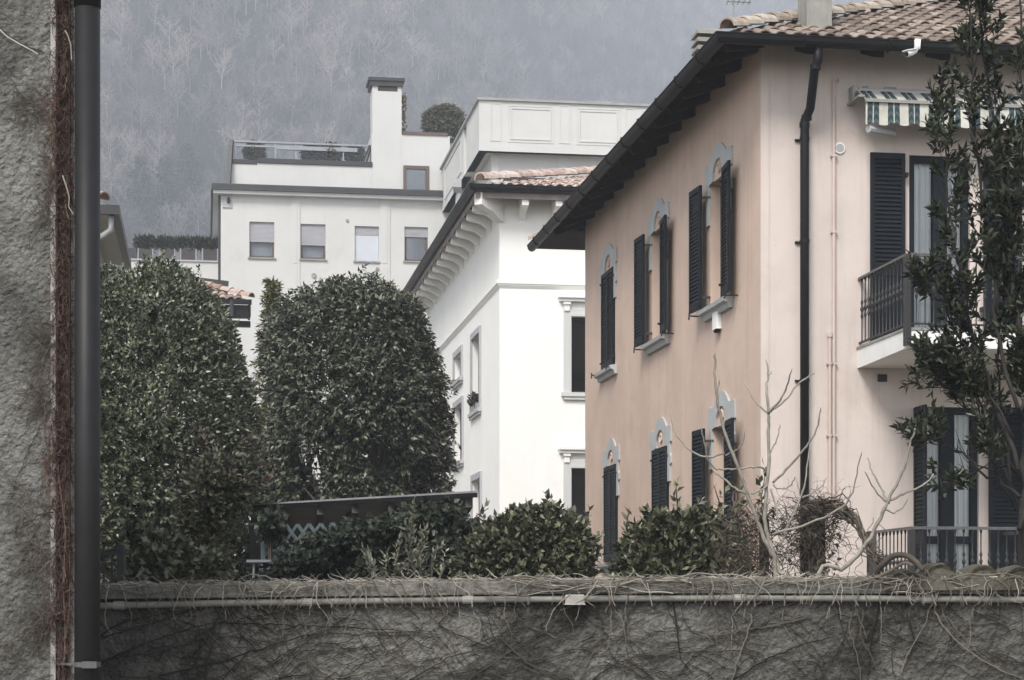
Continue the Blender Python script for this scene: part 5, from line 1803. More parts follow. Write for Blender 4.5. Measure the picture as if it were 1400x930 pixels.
# ivy mass on the pergola
def mass(name, label, cat, outline, Y, n, mat, rng, ll, lw, depth=.5, per=7, stem=.12, droop=.5, upw=.15):
    """Leaf mass filling an uneven outline (photo pixels) around depth Y."""
    out = np.array(outline, float)
    x0, x1, y0, y1 = out[:, 0].min(), out[:, 0].max(), out[:, 1].min(), out[:, 1].max()
    pts = []
    def inside(x, y):
        c = False; j = len(out) - 1
        for i in range(len(out)):
            if (out[i, 1] > y) != (out[j, 1] > y) and x < (out[j, 0] - out[i, 0]) * (y - out[i, 1]) / (out[j, 1] - out[i, 1]) + out[i, 0]: c = not c
            j = i
        return c
    while len(pts) < n:
        x, y = rng.uniform(x0, x1), rng.uniform(y0, y1)
        if inside(x, y):
            dd = rng.uniform(-1, 1)
            pts.append(at(x, y, Y + dd * depth + .12 * math.sin(x * .07) + .1 * math.sin(y * .09 + x * .03)))
    p = np.array([tuple(q) for q in pts])
    p += .05 * np.stack([wob(p, 3), wob(p + 2, 3), wob(p + 4, 3)], axis=1)
    b = at((x0 + x1) / 2, 835, Y); b.z = ZB
    t = thing(name, label, cat, b)
    ax = np.array([0, -1.0, upw]) + rng.normal(size=p.shape) * .6
    leaves('foliage', mat, t, p, ax, ll, lw, rng, per=per, stem_len=stem, droop=droop)
    mb = MB()
    for k in range(10):
        q = Vector(p[rng.integers(len(p))])
        mb.tube([(q.x + rng.normal() * .1, q.y, ZB), (q.x, q.y, (ZB + q.z) / 2), tuple(q)], [.02, .014, .005], 5)
    mb.build('stem', bark, t)
    return t


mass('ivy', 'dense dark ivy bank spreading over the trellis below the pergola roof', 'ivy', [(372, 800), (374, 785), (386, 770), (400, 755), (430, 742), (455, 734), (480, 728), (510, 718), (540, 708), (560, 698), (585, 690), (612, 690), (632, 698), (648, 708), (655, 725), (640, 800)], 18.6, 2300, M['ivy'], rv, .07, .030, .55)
mass('filler_hedge', 'added dark hedge filling the gap behind the garden table and pergola post', 'hedge', [(150, 800), (150, 720), (200, 705), (300, 712), (345, 722), (400, 730), (410, 800)], 25.5, 1100, M['ivy'], rv, .09, .035, .5)  # leaf mass added to darken the bright gap behind the table
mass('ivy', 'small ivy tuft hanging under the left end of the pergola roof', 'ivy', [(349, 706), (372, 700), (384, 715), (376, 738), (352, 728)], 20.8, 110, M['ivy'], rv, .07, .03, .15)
crown_thing('round_shrub', 'rounded glossy shrub in front of the white villa corner', 'shrub', [(684, 716, 762), (692, 690, 780), (704, 664, 798), (722, 640, 812), (745, 624, 818), (770, 614, 815), (805, 610, 812)], 16.0, 1900, M['shrub'], rv, .07, .021, per=9, shell=.6, lump=.12, lscale=3.5, stem=.14, jitter=.5, ysq=.5)
crown_thing('leafy_shrub', 'bushy glossy shrub with upright shoots under the louvred windows', 'shrub', [(690, 896, 980), (705, 868, 1000), (722, 848, 1015), (745, 838, 1030), (770, 832, 1040), (805, 828, 1045)], 15.4, 1900, M['shrub'], rv, .07, .020, per=9, shell=.6, lump=.16, lscale=3.2, stem=.15, jitter=.6, ysq=.45, upw=.6)


def shoots(parent, list_px, Y, mat, rng, ll, lw, name='shoot', per=7, step=14):
    B, A_ = [], []
    mb = MB()
    for (xa, ya, xb, yb) in list_px:
        a, b_ = at(xa, ya, Y + rng.uniform(-.15, .15)), at(xb, yb, Y + rng.uniform(-.2, .2))
        m = a.lerp(b_, .5) + Vector((rng.normal() * .03, rng.normal() * .03, 0))
        mb.tube([a, m, b_], [.008, .006, .003], 5)
        n = max(2, int(math.hypot(xa - xb, ya - yb) / step))
        for k in range(n):
            f = (k + .3) / n
            q = a.lerp(m, f * 2) if f < .5 else m.lerp(b_, f * 2 - 1)
            d = (b_ - a).normalized()
            B.append(tuple(q)); A_.append(tuple(d + Vector(rng.normal(size=3)) * .25))
    s = mb.build(name, bark, parent)
    leaves('shoot_leaves', mat, parent, np.array(B), np.array(A_), ll, lw, rng, per=per, stem_len=.1, spread=.8)


lsh = [o for o in COL.objects if o.name.startswith('leafy_shrub')][0]
rsh = [o for o in COL.objects if o.name.startswith('round_shrub')][0]
shoots(lsh, [(930, 720, 924, 662), (945, 715, 958, 680), (880, 735, 882, 700), (858, 745, 860, 695), (978, 710, 976, 664), (1000, 700, 1006, 668), (1010, 705, 1003, 664), (900, 720, 886, 705), (1045, 720, 1048, 640), (870, 740, 873, 712)], 15.4, M['shrub'], rv, .075, .022, per=5, step=18)
shoots(rsh, [(725, 705, 726, 684), (745, 700, 747, 681), (700, 708, 705, 688), (760, 706, 757, 695), (800, 725, 805, 702), (806, 735, 818, 728), (815, 760, 827, 745), (665, 716, 668, 695)], 16.0, M['shrub'], rv, .07, .02, per=5, step=16)
ol = thing('silvery_sprig', 'pale silvery-green upright sprigs in front of the dark ivy', 'plant', at(560, 835, 13.6) + Vector((0, 0, -.6)))
shoots(ol, [(568, 792, 566, 698), (580, 792, 584, 728), (552, 792, 549, 742), (590, 792, 600, 745), (516, 795, 505, 760), (508, 795, 500, 757), (535, 795, 530, 765), (560, 792, 556, 720), (545, 795, 540, 770), (575, 790, 578, 736), (522, 795, 518, 772), (600, 792, 606, 762)], 13.6, M['olive'], rv, .05, .009, per=6, step=7)

# dry twiggy creeper on the fence
dk = island_mat('dark_dry_stems', [(0, (0.045, 0.038, 0.032)), (.6, (0.085, 0.072, 0.06)), (1, (0.15, 0.13, 0.105))], .9, .1)
pale = island_mat('pale_dry_stems', [(0, (0.15, 0.135, 0.11)), (.5, (0.29, 0.265, 0.225)), (1, (0.50, 0.47, 0.41))], .9, .1)
midst = island_mat('grey_brown_stems', [(0, (0.10, 0.09, 0.075)), (.6, (0.20, 0.18, 0.155)), (1, (0.38, 0.355, 0.31))], .9, .1)
webst = island_mat('dark_web_stems', [(0, (0.018, 0.016, 0.014)), (.7, (0.045, 0.04, 0.034)), (1, (0.11, 0.10, 0.085))], .9, .1)
redd = island_mat('red_brown_rootlets', [(0, (0.040, 0.025, 0.021)), (.5, (0.085, 0.052, 0.043)), (1, (0.17, 0.12, 0.10))], .9, .1)


def walk(rng, p, d, n, step, wig, pull=None, plane=None):
    p = np.array(p, float); d = np.array(d, float)
    out = [p.copy()]
    for _ in range(n):
        d = d + rng.normal(size=3) * wig
        if pull is not None: d = d + np.array(pull)
        if plane: d[1] *= .25
        d /= np.linalg.norm(d)
        p = p + d * step
        out.append(p.copy())
    return out


def taper(n, r0, r1):
    return [r0 + (r1 - r0) * k / max(1, n - 1) for k in range(n)]


rw = np.random.default_rng(8)
tw = thing('dry_creeper', 'tangle of dry twiggy creeper arching over the wire fence posts', 'creeper', (cx(1080), CY - .05, ZB))
mb = MB()
for k in range(900):
    px = rw.choice([rw.uniform(985, 1060), rw.uniform(1060, 1110), rw.normal(1118, 14)], p=[.45, .2, .35])
    py = rw.uniform(700, 795) if px < 1090 else rw.uniform(682, 760)
    p = at(px, py, CY + rw.uniform(-.12, .12))
    w = walk(rw, p, (rw.normal(), rw.normal() * .4, rw.normal() * .8), rw.integers(5, 11), .03, .45)
    mb.tube(w, taper(len(w), rw.uniform(.0016, .0035), .001), 3, False)
for k in range(26):                      # arch from the post down to the coping on the right
    w = [at(1115 + rw.normal() * 4, 690 + rw.normal() * 4, CY), at(1145 + rw.normal() * 4, 692 + rw.normal() * 6, CY - .1), at(1172 + rw.normal() * 3, 715 + rw.normal() * 6, CY - .3), at(1188 + rw.normal() * 4, 755, CY - .7), at(1215, 778 + rw.normal() * 4, CY - 1.2)]
    ww = []
    for i in range(4):
        for f in (0, .33, .66): ww.append(w[i].lerp(w[i + 1], f) + Vector(rw.normal(size=3) * .012))
    mb.tube(ww, taper(len(ww), rw.uniform(.004, .009), .003), 4, False)
mb.build('twigs', dk, tw)
B = np.array([tuple(at(rw.choice([rw.normal(1118, 14), rw.uniform(990, 1090)]), rw.uniform(688, 790), CY - .05)) for _ in range(90)])
leaves('withered_leaves', island_mat('withered_leaves_brown', [(0, (.05, .045, .032)), (1, (.12, .10, .07))]), tw, B, rw.normal(size=B.shape), .05, .015, rw, per=3, stem_len=.05, droop=.6, curl=.4)

# ------------------------------------------------------------------ bare fig trees, drawn limb by limb
def fig(name, label, limbs_px, Y, r_scale, rng, base_px):
    b = at(base_px[0], base_px[1], Y); b.z = ZB
    t = thing(name, label, 'tree', b)
    for i, (nm, pts, r0, r1, dy) in enumerate(limbs_px):
        P3 = []
        n = len(pts)
        for k, (x, y) in enumerate(pts):
            P3.append(at(x, y, Y + dy * k / max(1, n - 1)))
        if i == 0 or nm == 'trunk':
            P3 = [Vector((P3[0].x, P3[0].y, ZB))] + P3
        # smooth (Catmull-Rom)
        Q = []
        for k in range(len(P3) - 1):
            p0, p1, p2, p3 = P3[max(0, k - 1)], P3[k], P3[k + 1], P3[min(len(P3) - 1, k + 2)]
            for f in (0, .25, .5, .75):
                Q.append(.5 * ((2 * p1) + (p2 - p0) * f + (2 * p0 - 5 * p1 + 4 * p2 - p3) * f * f + (3 * p1 - p0 - 3 * p2 + p3) * f ** 3) + Vector(rng.normal(size=3) * .003))
        Q.append(P3[-1])
        L = len(Q)
        rr = [(r0 + (r1 - r0) * k / (L - 1)) * r_scale * (1 + .10 * math.sin(k * 2.1) * (k > 3)) for k in range(L)]
        rr[-1] *= .5
        mb = MB(); mb.tube(Q, rr, 8)
        for k in range(6, L - 1, 3):      # leaf scars and buds
            q = Q[k]
            if nm == 'branch' and k > L * .45:
                d = Vector((rng.normal(), rng.normal() * .5, .6)).normalized()
                mb.tube([q, q + d * rr[k] * 1.9], [rr[k] * .55, rr[k] * .3], 5)
        mb.build(nm, figbark, t, smooth=True)
    return t


px1 = 13.0 / F
rf = np.random.default_rng(6)
FIG1 = [
 ('trunk', [(1075, 800), (1066, 782), (1055, 750), (1047, 725), (1046, 690), (1051, 640), (1051, 590), (1050, 565)], 6.5, 3.2, .1),
 ('trunk', [(1062, 786), (1052, 752), (1038, 720), (1024, 682), (1010, 640), (995, 605), (985, 570), (980, 545), (977, 510), (978, 482)], 5.5, 2.4, -.15),
 ('branch', [(1051, 565), (1048, 530), (1050, 512), (1047, 492)], 3.2, 1.8, .1),
 ('branch', [(1051, 566), (1036, 553), (1027, 540), (1019, 524)], 2.6, 1.3, .15),
 ('branch', [(1051, 566), (1066, 547), (1076, 528), (1083, 504)], 3.0, 1.4, -.15),
 ('branch', [(1053, 563), (1072, 548), (1090, 528), (1106, 514), (1114, 510)], 2.6, 1.3, .1),
 ('branch', [(1056, 660), (1074, 642), (1095, 620), (1110, 600), (1120, 575), (1122, 557)], 3.2, 1.5, -.2),
 ('branch', [(1056, 662), (1062, 668), (1075, 668), (1084, 660), (1087, 652)], 2.0, 1.0, -.1),
 ('branch', [(1054, 668), (1060, 690), (1064, 712), (1058, 716), (1050, 708)], 2.6, 1.6, -.1),
 ('branch', [(1068, 745), (1082, 710), (1095, 680), (1102, 650), (1107, 610)], 3.0, 1.5, .15),
 ('branch', [(1097, 680), (1112, 674), (1124, 664), (1131, 653)], 1.9, 1.0, .1),
 ('branch', [(1053, 618), (1060, 606), (1065, 590), (1066, 580)], 2.0, 1.0, .1),
 ('branch', [(1044, 640), (1030, 638), (1010, 641), (990, 642), (978, 640), (968, 628), (962, 605), (960, 583)], 2.6, 1.2, -.2),
 ('branch', [(1022, 675), (1005, 668), (990, 655), (975, 643), (966, 620)], 2.8, 1.4, .1),
 ('branch', [(990, 620), (968, 625), (945, 617), (928, 600), (919, 582), (917, 564)], 2.5, 1.1, .15),
 ('branch', [(1027, 676), (1040, 670), (1050, 664)], 2.2, 2.0, .05),
 ('branch', [(992, 622), (1006, 616), (1015, 606), (1020, 588)], 2.0, .9, -.1),
 ('branch', [(980, 540), (983, 528), (983, 520)], 1.6, 1.0, 0),
 ('branch', [(1050, 514), (1056, 508)], 1.4, .9, 0),
 ('branch', [(1056, 730), (1090, 722), (1125, 708), (1155, 690), (1165, 672), (1173, 640), (1178, 618)], 3.0, 1.3, -.2),
]
fig('fig_tree', 'taller bare fig tree with pale twisting branches against the pink corner', FIG1, 13.0, px1 * .60, rf, (1066, 800))
FIG2 = [
 ('trunk', [(1118, 788), (1150, 778), (1172, 760), (1190, 735), (1203, 708), (1213, 686)], 5.0, 3.6, -.1),
 ('branch', [(1213, 688), (1224, 664), (1236, 640), (1243, 615), (1249, 592), (1251, 586)], 3.6, 1.6, -.15),
 ('branch', [(1213, 688), (1207, 672), (1198, 655), (1190, 640), (1186, 625)], 2.6, 1.2, .15),
 ('branch', [(1212, 686), (1200, 675), (1190, 660), (1182, 645)], 2.2, 1.1, -.1),
 ('branch', [(1216, 684), (1235, 676), (1256, 667), (1272, 655), (1276, 648)], 2.8, 1.3, .1),
 ('branch', [(1210, 697), (1222, 701), (1234, 695), (1241, 682)], 2.2, 1.1, .1),
]
fig('fig_tree', 'smaller bare fig tree leaning right in front of the lower balcony', FIG2, 12.6, 12.6 / F * .66, rf, (1118, 790))
fl = at(1235, 775, 11.15)
sk = thing('fallen_stem', 'thick dead creeper stem looping over the mossy coping tiles', 'stem', fl)
mb = MB()
def curve(pts, Y, r):
    Q = []
    P3 = [at(x, y, Y + dy) for x, y, dy in pts]
    for k in range(len(P3) - 1):
        p0, p1, p2, p3 = P3[max(0, k - 1)], P3[k], P3[k + 1], P3[min(len(P3) - 1, k + 2)]
        for f in (0, .25, .5, .75):
            Q.append(.5 * ((2 * p1) + (p2 - p0) * f + (2 * p0 - 5 * p1 + 4 * p2 - p3) * f * f + (3 * p1 - p0 - 3 * p2 + p3) * f ** 3))
    Q.append(P3[-1])
    mb.tube(Q, taper(len(Q), r[0], r[1]), 8)
curve([(1196, 792, .1), (1205, 774, .0), (1222, 760, -.05), (1240, 760, -.1), (1252, 768, -.16), (1262, 780, -.2)], 11.0, (.019, .014))
curve([(1192, 793, .0), (1215, 782, -.1), (1236, 770, -.14), (1248, 774, -.18)], 11.0, (.012, .008))
mb.build('stem', dk, sk, smooth=True)

# ------------------------------------------------------------------ bay tree at the right edge
BYY = 14.0
bt = thing('bay_tree', 'tall open bay tree with upright leafy stems at the right edge, before the balconies', 'tree', Vector((at(1372, 0, BYY).x, BYY, ZB)))
mb = MB()
rb = np.random.default_rng(17)
stems = [([(1380, 830), (1381, 700), (1388, 620), (1392, 540), (1380, 460), (1368, 380), (1360, 300), (1352, 200), (1330, 80), (1322, -40)], .030, .006),
         ([(1388, 620), (1400, 500), (1398, 380), (1392, 250), (1384, 100), (1380, -60)], .02, .006),
         ([(1380, 640), (1350, 560), (1318, 470), (1300, 380), (1288, 300), (1278, 200), (1272, 130)], .018, .004),
         ([(1376, 650), (1340, 600), (1300, 540), (1265, 500), (1246, 490)], .014, .004),
         ([(1378, 560), (1352, 470), (1340, 380), (1330, 280), (1318, 160), (1312, 30), (1318, -50)], .016, .004),
         ([(1378, 680), (1340, 650), (1300, 620), (1262, 600), (1240, 606)], .012, .003),
         ([(1380, 720), (1420, 600), (1440, 450), (1436, 300), (1425, 150), (1410, 0)], .02, .005),
         ([(1370, 600), (1335, 520), (1290, 440), (1262, 400), (1252, 385)], .010, .003),
         ([(1382, 560), (1410, 500), (1425, 420), (1430, 330)], .012, .003),
         ([(1360, 640), (1330, 640), (1300, 655), (1282, 668)], .010, .003),
          ([(1370, 660), (1355, 560), (1350, 470), (1362, 380), (1372, 290), (1366, 200)], .010, .003),
          ([(1384, 620), (1394, 560), (1410, 470), (1404, 380)], .010, .003),
          ([(1376, 690), (1345, 590), (1320, 540), (1285, 520), (1262, 530)], .010, .003),
          ([(1374, 700), (1340, 620), (1325, 560), (1310, 520)], .009, .003)]
B, A_ = [], []
for pts, r0, r1 in stems:
    P3 = [at(x + 14, y, BYY + rb.uniform(-.25, .25)) for x, y in pts]
    if pts[0][1] > 800: P3[0].z = ZB
    Q = []
    for k in range(len(P3) - 1):
        for f in (0, .25, .5, .75): Q.append(P3[k].lerp(P3[k + 1], f) + Vector(rb.normal(size=3) * .012))
    Q.append(P3[-1])
    mb.tube(Q, taper(len(Q), r0, r1), 7)
    L = len(Q)
    for k in range(int(L * .3), L):
        q = Q[k]
        d = (Q[min(L - 1, k + 1)] - Q[max(0, k - 1)]).normalized()
        if q.z < at(0, 690, BYY).z: continue
        for _ in range(3):
            dd = (d * rb.uniform(.1, .9) + Vector((rb.normal() * .8, rb.normal() * .8, rb.uniform(0, .6)))).normalized()
            l = rb.uniform(.05, .25) * (1 - .5 * k / L) + .03
            e = q + dd * l + Vector((0, 0, l * .35))
            mb.tube([q, q.lerp(e, .5) + Vector((0, 0, -.02)), e], [.004, .003, .0015], 4, False)
            for f in (.35, .6, .85, 1.0):
                B.append(tuple(q.lerp(e, f))); A_.append(tuple(dd + Vector((0, 0, .5)) + Vector(rb.normal(size=3)) * .3))
        if k > L * .8:
            B.append(tuple(q)); A_.append(tuple(d))
mb.build('trunk', dk_bark, bt, smooth=True)
B, A_ = np.array(B), np.array(A_)
keep = (wob(B, 3.2) > -.26)
leaves('crown', M['bay'], bt, B[keep], A_[keep], .078, .0155, rb, per=5, stem_len=.07, spread=.85, fold=.3)

# ------------------------------------------------------------------ plants on the roofs and terraces
rp = np.random.default_rng(41)
names = ['clipped dark hedge plant in the trough farthest from the apartment block', 'clipped dark hedge plant in the second trough along the white terrace', 'clipped dark hedge plant in the third trough along the white terrace', 'clipped dark hedge plant in the trough touching the apartment block']
spans = [(184, 212), (214, 242), (243, 271), (270, 300)]
for k, ((a, b_, zt), (pa, pb)) in enumerate(zip(PLANTERS, spans)):
    sa, sb = FRT.s(pa, -.3), FRT.s(pb, -.3)
    base = FRT.p((sa + sb) / 2, -.35, zt)
    t = thing('hedge_plant', names[k], 'plant', base, 0, 'hedge plants in the terrace planters')
    n = 230
    ht = FRT.z(sa, 325.5 + k * .8, -.3) - zt
    P = np.array([tuple(FRT.p(rp.uniform(sa, sb), -.35 + rp.uniform(-.28, .28), zt - .05 + ht * rp.uniform(0, 1) ** .7)) for _ in range(n)])
    leaves('foliage', M['box'], t, P, rp.normal(size=P.shape) * .5 + np.array([0, 0, 1.0]), .13, .025, rp, per=7, stem_len=.16)
    mb = MB()
    for q in range(4):
        x = sa + (sb - sa) * (q + .5) / 4
        mb.tube([FRT.p(x, -.35, zt - .1), FRT.p(x + .05, -.35, zt + ht * .8)], [.03, .01], 5)
    mb.build('stem', bark, t)


def ball(name, label, cat, c, r, n, mat, rng, ll, lw, per=7, sq=1.0, group=None, pot=True):
    c = Vector(c)
    t = thing(name, label, cat, c - Vector((0, 0, r * sq)), 0, group)
    v = rng.normal(size=(n, 3)); v /= np.linalg.norm(v, axis=1, keepdims=True)
    rad = r * (1 - .5 * rng.uniform(0, 1, n) ** 2) * (1 + .12 * wob(v, 2.2 / 1.0))
    P = np.array(c) + v * rad[:, None] * np.array([1, 1, sq])
    leaves('foliage', mat, t, P, v + rng.normal(size=v.shape) * .4, ll, lw, rng, per=per, stem_len=ll)
    mb = MB()
    for q in range(5):
        mb.tube([c - Vector((0, 0, r * sq * 1.0)), c + Vector(rng.normal(size=3) * r * .4)], [.03, .012], 5)
    mb.build('stem', bark, t)
    return t


TY = 80.0
for px, py, rp_, lb in ((347, 208, 14, 'round potted shrub alone at the outer end of the glazed roof terrace'), (425, 210, 13, 'round potted shrub left of the middle pair on the glazed roof terrace'), (451, 210, 15, 'largest round potted shrub in the middle of the glazed roof terrace'), (484, 212, 12, 'small dark potted shrub nearest the tall chimney on the roof terrace')):
    p = RFc.p(RFc.s(px, -.65), -.65, RFc.z(RFc.s(px, -.65), py, -.65))
    ball('potted_shrub', lb, 'shrub', p, rp_ / F * p.y * .85, 520, M['pot'], rp, .10, .03, group='potted shrubs on the roof terrace')
p = RFc.p(RFc.s(605, -2.5), -2.5, RFc.z(RFc.s(605, -2.5), 168, -2.5))
ball('roof_shrub', 'large bushy shrub on the penthouse roof right of the tall chimney', 'shrub', p, .80, 900, M['pot'], rp, .12, .035, sq=.85)
ck = thing('roof_creeper', 'rusty autumn creeper climbing the right side of the tall chimney', 'creeper', RFc.p(RFc.s(551.5), -.3, rz(551, 184)))
P = np.array([tuple(RFc.p(RFc.s(551) + rp.uniform(0, .10), -.3 + rp.uniform(-.3, .2), rz(551, rp.choice([rp.uniform(128, 140), rp.uniform(145, 183)])))) for _ in range(110)])
leaves('foliage', M['rust'], ck, P, rp.normal(size=P.shape) + np.array([.5, -.5, .2]), .10, .035, rp, per=4, stem_len=.08)
P = np.array([tuple(FLV.p(rp.uniform(LW[0][0] + .1, LW[0][1] - .1), rp.uniform(-.05, .08), LW[0][2] + rp.uniform(.12, .30))) for _ in range(60)])
leaves('foliage', M['ivy'], wp, P, rp.normal(size=P.shape) * .6 + np.array([-.3, -.3, .6]), .10, .03, rp, per=5, stem_len=.12)

# ------------------------------------------------------------------ dead creeper on the near building and on the boundary wall
rk = np.random.default_rng(77)
cr = thing('dead_creeper', 'red-brown rootlets of a dead creeper clinging to the near building edge', 'creeper', (nx(88), NY - .05, 0.2))
mb = MB()
zlo, zhi = nz(960), nz(-30)
for k in range(2600):
    cxr = 89 + 4 * math.sin(k * .37)
    px = np.clip(rk.normal(87.5, 6.0), 73, 101)
    if abs(px - 79) < 2 and rk.random() < .4: continue
    z = rk.uniform(zlo, zhi)
    dens = .5 + .5 * math.sin(z * 2.1 + 1) * math.sin(z * 5.3)
    if px > 95 and dens < .4: continue
    p = (nx(px), NY - rk.uniform(.004, .035) - (.03 if px < 78 else 0), z)
    w = walk(rk, p, (rk.normal() * .35, rk.normal() * .15, rk.choice([-1, 1])), rk.integers(4, 9), .016, .35)
    mb.tube(w, taper(len(w), rk.uniform(.0012, .0030), .0008), 3, False)
for k in range(900):
    px = min(79, rk.normal(74, 5)); z = rk.uniform(zlo, zhi)
    if math.sin(z * 3.7) + math.sin(z * 8.3 + 1) < (76 - px) * .11: continue
    w = walk(rk, (nx(px), NY - .044, z), (rk.normal() * .5, 0, rk.choice([-1, 1])), rk.integers(4, 10), .014, .4, None, True)
    mb.tube([(a[0], NY - .043, a[2]) for a in w], taper(len(w), rk.uniform(.0012, .0028), .0008), 3, False)
for px in (84, 88, 91, 86):
    w = walk(rk, (nx(px), NY - .03, zlo), (0, 0, 1), int((zhi - zlo) / .05), .05, .05, (0, 0, .12), True)
    w = [(min(max(a[0], nx(80)), nx(97)), NY - .03, a[2]) for a in w]
    mb.tube(w, rk.uniform(.004, .007), 5, False)
mb.build('rootlets', redd, cr)
mb = MB()
for (px, py, spread_, cnt, ln) in ((60, 155, 26, 150, 7), (70, 300, 12, 90, 6), (72, 245, 10, 60, 6), (66, 470, 14, 110, 8), (60, 530, 16, 90, 9), (62, 560, 16, 100, 9), (48, 690, 24, 70, 12), (60, 760, 18, 120, 9), (64, 850, 16, 150, 8), (40, 880, 24, 60, 9), (25, 60, 30, 24, 10), (36, 148, 18, 70, 6)):
    for k in range(int(cnt * .55)):
        p = (nx(min(76, px + rk.normal() * spread_ * .5)), NY - .043, nz(py + rk.normal() * spread_ * .8))
        w = walk(rk, p, (-rk.uniform(0, 1), 0, rk.normal()), ln, .018, .35, None, True)
        w = [(a[0], min(NY - .037, max(NY - .05, a[1])), a[2]) for a in w]
        mb.tube(w, taper(len(w), rk.uniform(.0009, .0018), .0006), 3, False)
for (x0, y0, x1, y1) in ((76, 470, 5, 620), (76, 520, 20, 560), (74, 560, 10, 700), (76, 700, 0, 740), (75, 690, 18, 800), (76, 760, 12, 860), (76, 840, 0, 900), (72, 300, 40, 340), (60, 75, 0, 40), (52, 150, 0, 85), (76, 620, 30, 640), (76, 430, 50, 560), (66, 560, 60, 700)):
    n = 14
    w = [(nx(x0 + (x1 - x0) * k / n + rk.normal() * 1.5), NY - .042, nz(y0 + (y1 - y0) * (k / n) ** 1.3 + rk.normal() * 2)) for k in range(n + 1)]
    mb.tube(w, taper(n + 1, .0030, .0012), 4, False)
mb.build('tendrils', dk, cr)
mb = MB()
for pts in ([(99, 55), (103, 62), (107, 75), (108, 95)], [(96, 250), (102, 268), (105, 280), (104, 292), (110, 302)], [(0, 42), (14, 55), (30, 64), (45, 72), (55, 78)]):
    mb.tube([(nx(a), NY - .16 if a > 90 else NY - .05, nz(b_)) for a, b_ in pts], taper(len(pts), .0035, .002), 5)
mb.build('loose_stem', pale, cr)

wc = thing('dead_creeper', 'pale dry creeper stems trailing over the coping of the boundary wall', 'creeper', (nx(700, WY), WY - .06, 1.75))
mb = MB()
YB = WY - .07
for k in range(1300):                     # litter of stalks lying on the coping
    x = rk.uniform(nx(130, WY), nx(1420, WY))
    if rk.random() < .25 + .25 * math.sin(x * 3): continue
    z = float(ptop(x)) + abs(rk.normal()) * .006 + .002
    w = walk(rk, (x, WY + rk.uniform(-.04, .12), z), (rk.choice([-1, 1]), rk.normal() * .4, rk.normal() * .10), rk.integers(3, 7), .018, .22)
    w = [(a[0], a[1], max(a[2], float(ptop(a[0])) + .002) if a[1] > WY - .055 else a[2]) for a in w]
    mb.tube(w, taper(len(w), rk.uniform(.0014, .0036), .001), 3, False)
mb.build('stalk_litter', pale, wc)
mb = MB()
for k in range(34):                       # runners along the coping
    x = rk.uniform(nx(120, WY), nx(1380, WY))
    sg = rk.choice([-1, 1]); n = rk.integers(14, 45)
    zoff = rk.uniform(-.06, .012); ph_ = rk.uniform(0, 6)
    w = []
    for j in range(n):
        xx_ = x + sg * j * .028
        w.append((xx_, YB + .005 * math.sin(j * .9 + ph_) - .006, float(ptop(xx_)) + zoff + .022 * math.sin(j * .21 + ph_) + .006 * math.sin(j * .8)))
    mb.tube(w, taper(n, rk.uniform(.002, .0045), .0015), 5, False)
mb.build('runner', midst, wc)
mb = MB()
for k in range(190):                      # hanging shoots
    x = rk.uniform(nx(135, WY), nx(1400, WY))
    big = rk.random() < .22
    n = rk.integers(7, 16) if not big else rk.integers(14, 34)
    p = (x, WY - .068, float(ptop(x)) + rk.uniform(-.01, .02))
    w = walk(rk, p, (rk.normal() * .5, -.25, -.3), n, .018, .22, (0, 0, -.16))
    w = [(a[0], min(a[1], WY - .064 if a[2] > pbot(a[0]) - .07 else WY - .012) if a[2] > pbot(a[0]) - .07 else max(min(a[1], WY - .012), WY - .05), a[2]) for a in w]
    mb.tube(w, taper(n + 1, rk.uniform(.0020, .0037) * (1.35 if big else 1), .0012), 5, False)
for pts, r in (([(1175, 792), (1172, 805), (1166, 830), (1160, 860), (1167, 885), (1175, 915), (1176, 945)], .0065), ([(1050, 787), (1036, 797), (1030, 818), (1026, 850), (1016, 880), (1006, 910), (996, 940)], .008),
               ([(1270, 812), (1276, 835), (1290, 858), (1310, 880), (1340, 902), (1370, 918), (1410, 932)], .0065), ([(1285, 830), (1310, 865), (1350, 905), (1400, 930)], .004),
               ([(1280, 805), (1264, 850), (1240, 895), (1225, 935)], .005), ([(780, 812), (768, 822), (756, 835), (750, 850), (745, 870)], .005),
               ([(1392, 788), (1360, 792), (1335, 800), (1318, 806), (1305, 818), (1298, 812)], .006), ([(1345, 798), (1362, 815), (1380, 822), (1400, 826)], .005), ([(1330, 808), (1340, 818), (1345, 826)], .004),
               ([(1205, 790), (1225, 792), (1240, 802), (1255, 808), (1270, 818)], .007), ([(1290, 790), (1262, 800), (1245, 812), (1238, 822)], .006), ([(1262, 780), (1274, 800), (1276, 822), (1278, 850)], .006), ([(1250, 786), (1280, 796), (1300, 790), (1320, 778)], .005),
               ([(860, 797), (835, 805), (805, 815), (782, 828), (760, 838)], .005), ([(470, 800), (478, 810), (470, 822), (455, 835)], .004)):
    n = len(pts)
    Q = []
    for i in range(n - 1):
        for f in (0, .33, .66):
            px, py = pts[i][0] * (1 - f) + pts[i + 1][0] * f, pts[i][1] * (1 - f) + pts[i + 1][1] * f
            x = nx(px, WY); z = wzz(py, WY)
            Q.append((x + rk.normal() * .003, WY - (.075 if z > pbot(x) - .075 else .022) , z))
    mb.tube(Q, taper(len(Q), r * .75, r * .4), 6, False)
mb.build('hanging_shoot', midst, wc)

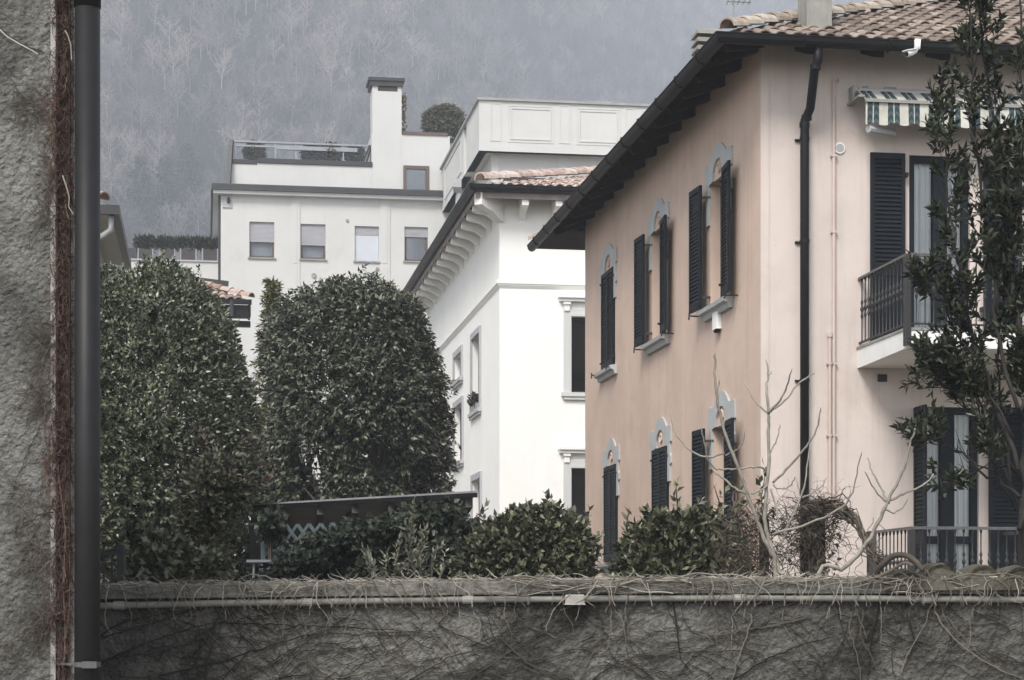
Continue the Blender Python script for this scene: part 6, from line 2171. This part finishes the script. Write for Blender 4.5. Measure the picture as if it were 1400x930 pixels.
wd_ = thing('dead_creeper', 'dark dry creeper stems spreading across the face of the boundary wall', 'creeper', (nx(700, WY), WY - .02, 1.4))
mb = MB()
def on_wall(pts, r0, r1, wob_=.004):
    Q = []
    for i in range(len(pts) - 1):
        for f in np.linspace(0, 1, 8)[:-1]:
            px, py = pts[i][0] * (1 - f) + pts[i + 1][0] * f, pts[i][1] * (1 - f) + pts[i + 1][1] * f
            Q.append((nx(px, WY) + rk.normal() * wob_ * .5, WY - .016, wzz(py, WY) + rk.normal() * wob_))
    mb.tube(Q, taper(len(Q), r0, r1), 5, False)
for pts in ([(138, 872), (180, 860), (240, 842), (300, 826)], [(138, 868), (170, 850), (225, 838), (290, 832)], [(138, 905), (200, 880), (250, 862), (330, 842)], [(220, 925), (300, 905), (360, 885), (420, 868), (500, 866), (590, 864)],
            [(330, 930), (380, 905), (430, 870), (450, 865)], [(300, 852), (360, 853), (430, 856), (520, 860), (610, 864)], [(600, 856), (640, 873), (690, 892), (740, 915)], [(810, 928), (835, 910), (870, 897), (930, 892), (990, 890), (1035, 890)],
            [(1100, 846), (1040, 858), (990, 866), (930, 876), (880, 882)], [(640, 930), (700, 890), (760, 850), (790, 822)], [(560, 930), (610, 900), (680, 880), (720, 868)], [(450, 930), (520, 915), (600, 895)], [(280, 930), (290, 870), (300, 835)],
            [(680, 870), (720, 905), (770, 935)], [(920, 820), (925, 860), (930, 900), (950, 925)], [(1200, 830), (1190, 880), (1185, 930)], [(1120, 930), (1150, 880), (1160, 850)], [(1240, 840), (1250, 880), (1230, 930)], [(860, 835), (850, 870), (840, 880)], [(1330, 835), (1380, 860), (1420, 870)], [(1000, 930), (1050, 900), (1100, 880), (1140, 870)]):
    on_wall(pts, rk.uniform(.003, .006), .002)
for k in range(520):
    c_ = rk.choice(6)
    px = rk.uniform(135, 1420) if c_ < 4 else rk.normal([340, 700][c_ - 4], 80)
    py = rk.uniform(826, 945)
    a = rk.uniform(-.5, 1.0)
    w = walk(rk, (nx(px, WY), WY - .013, wzz(py, WY)), (math.cos(a) * rk.choice([-1, 1]), 0, math.sin(a)), rk.integers(10, 34), .016, .16, None, True)
    w = [(q[0], WY - .013, min(q[2], float(pbot(q[0])) - .01)) for q in w]
    mb.tube(w, taper(len(w), rk.uniform(.0014, .0036), .0011), 3, False)
mb.build('clinging_stem', webst, wd_)

# ================================================================== air
m = bpy.data.materials.new('valley_haze'); m.use_nodes = True
nt = m.node_tree
nt.nodes.remove(nt.nodes['Principled BSDF'])
pv = node(nt, 'ShaderNodeVolumePrincipled')
pv.inputs['Color'].default_value = (0.845, 0.905, 1.0, 1)
pv.inputs['Density'].default_value = HAZE
pv.inputs['Anisotropy'].default_value = 0.0
nt.links.new(pv.outputs[0], nt.nodes['Material Output'].inputs['Volume'])
mb = MB(); mb.wbox(-565, 565, -65, 1295, -1.2, 490)
hzo = mb.build('haze', m); props(hzo, 'pale winter haze filling the valley air', 'haze', kind='stuff')
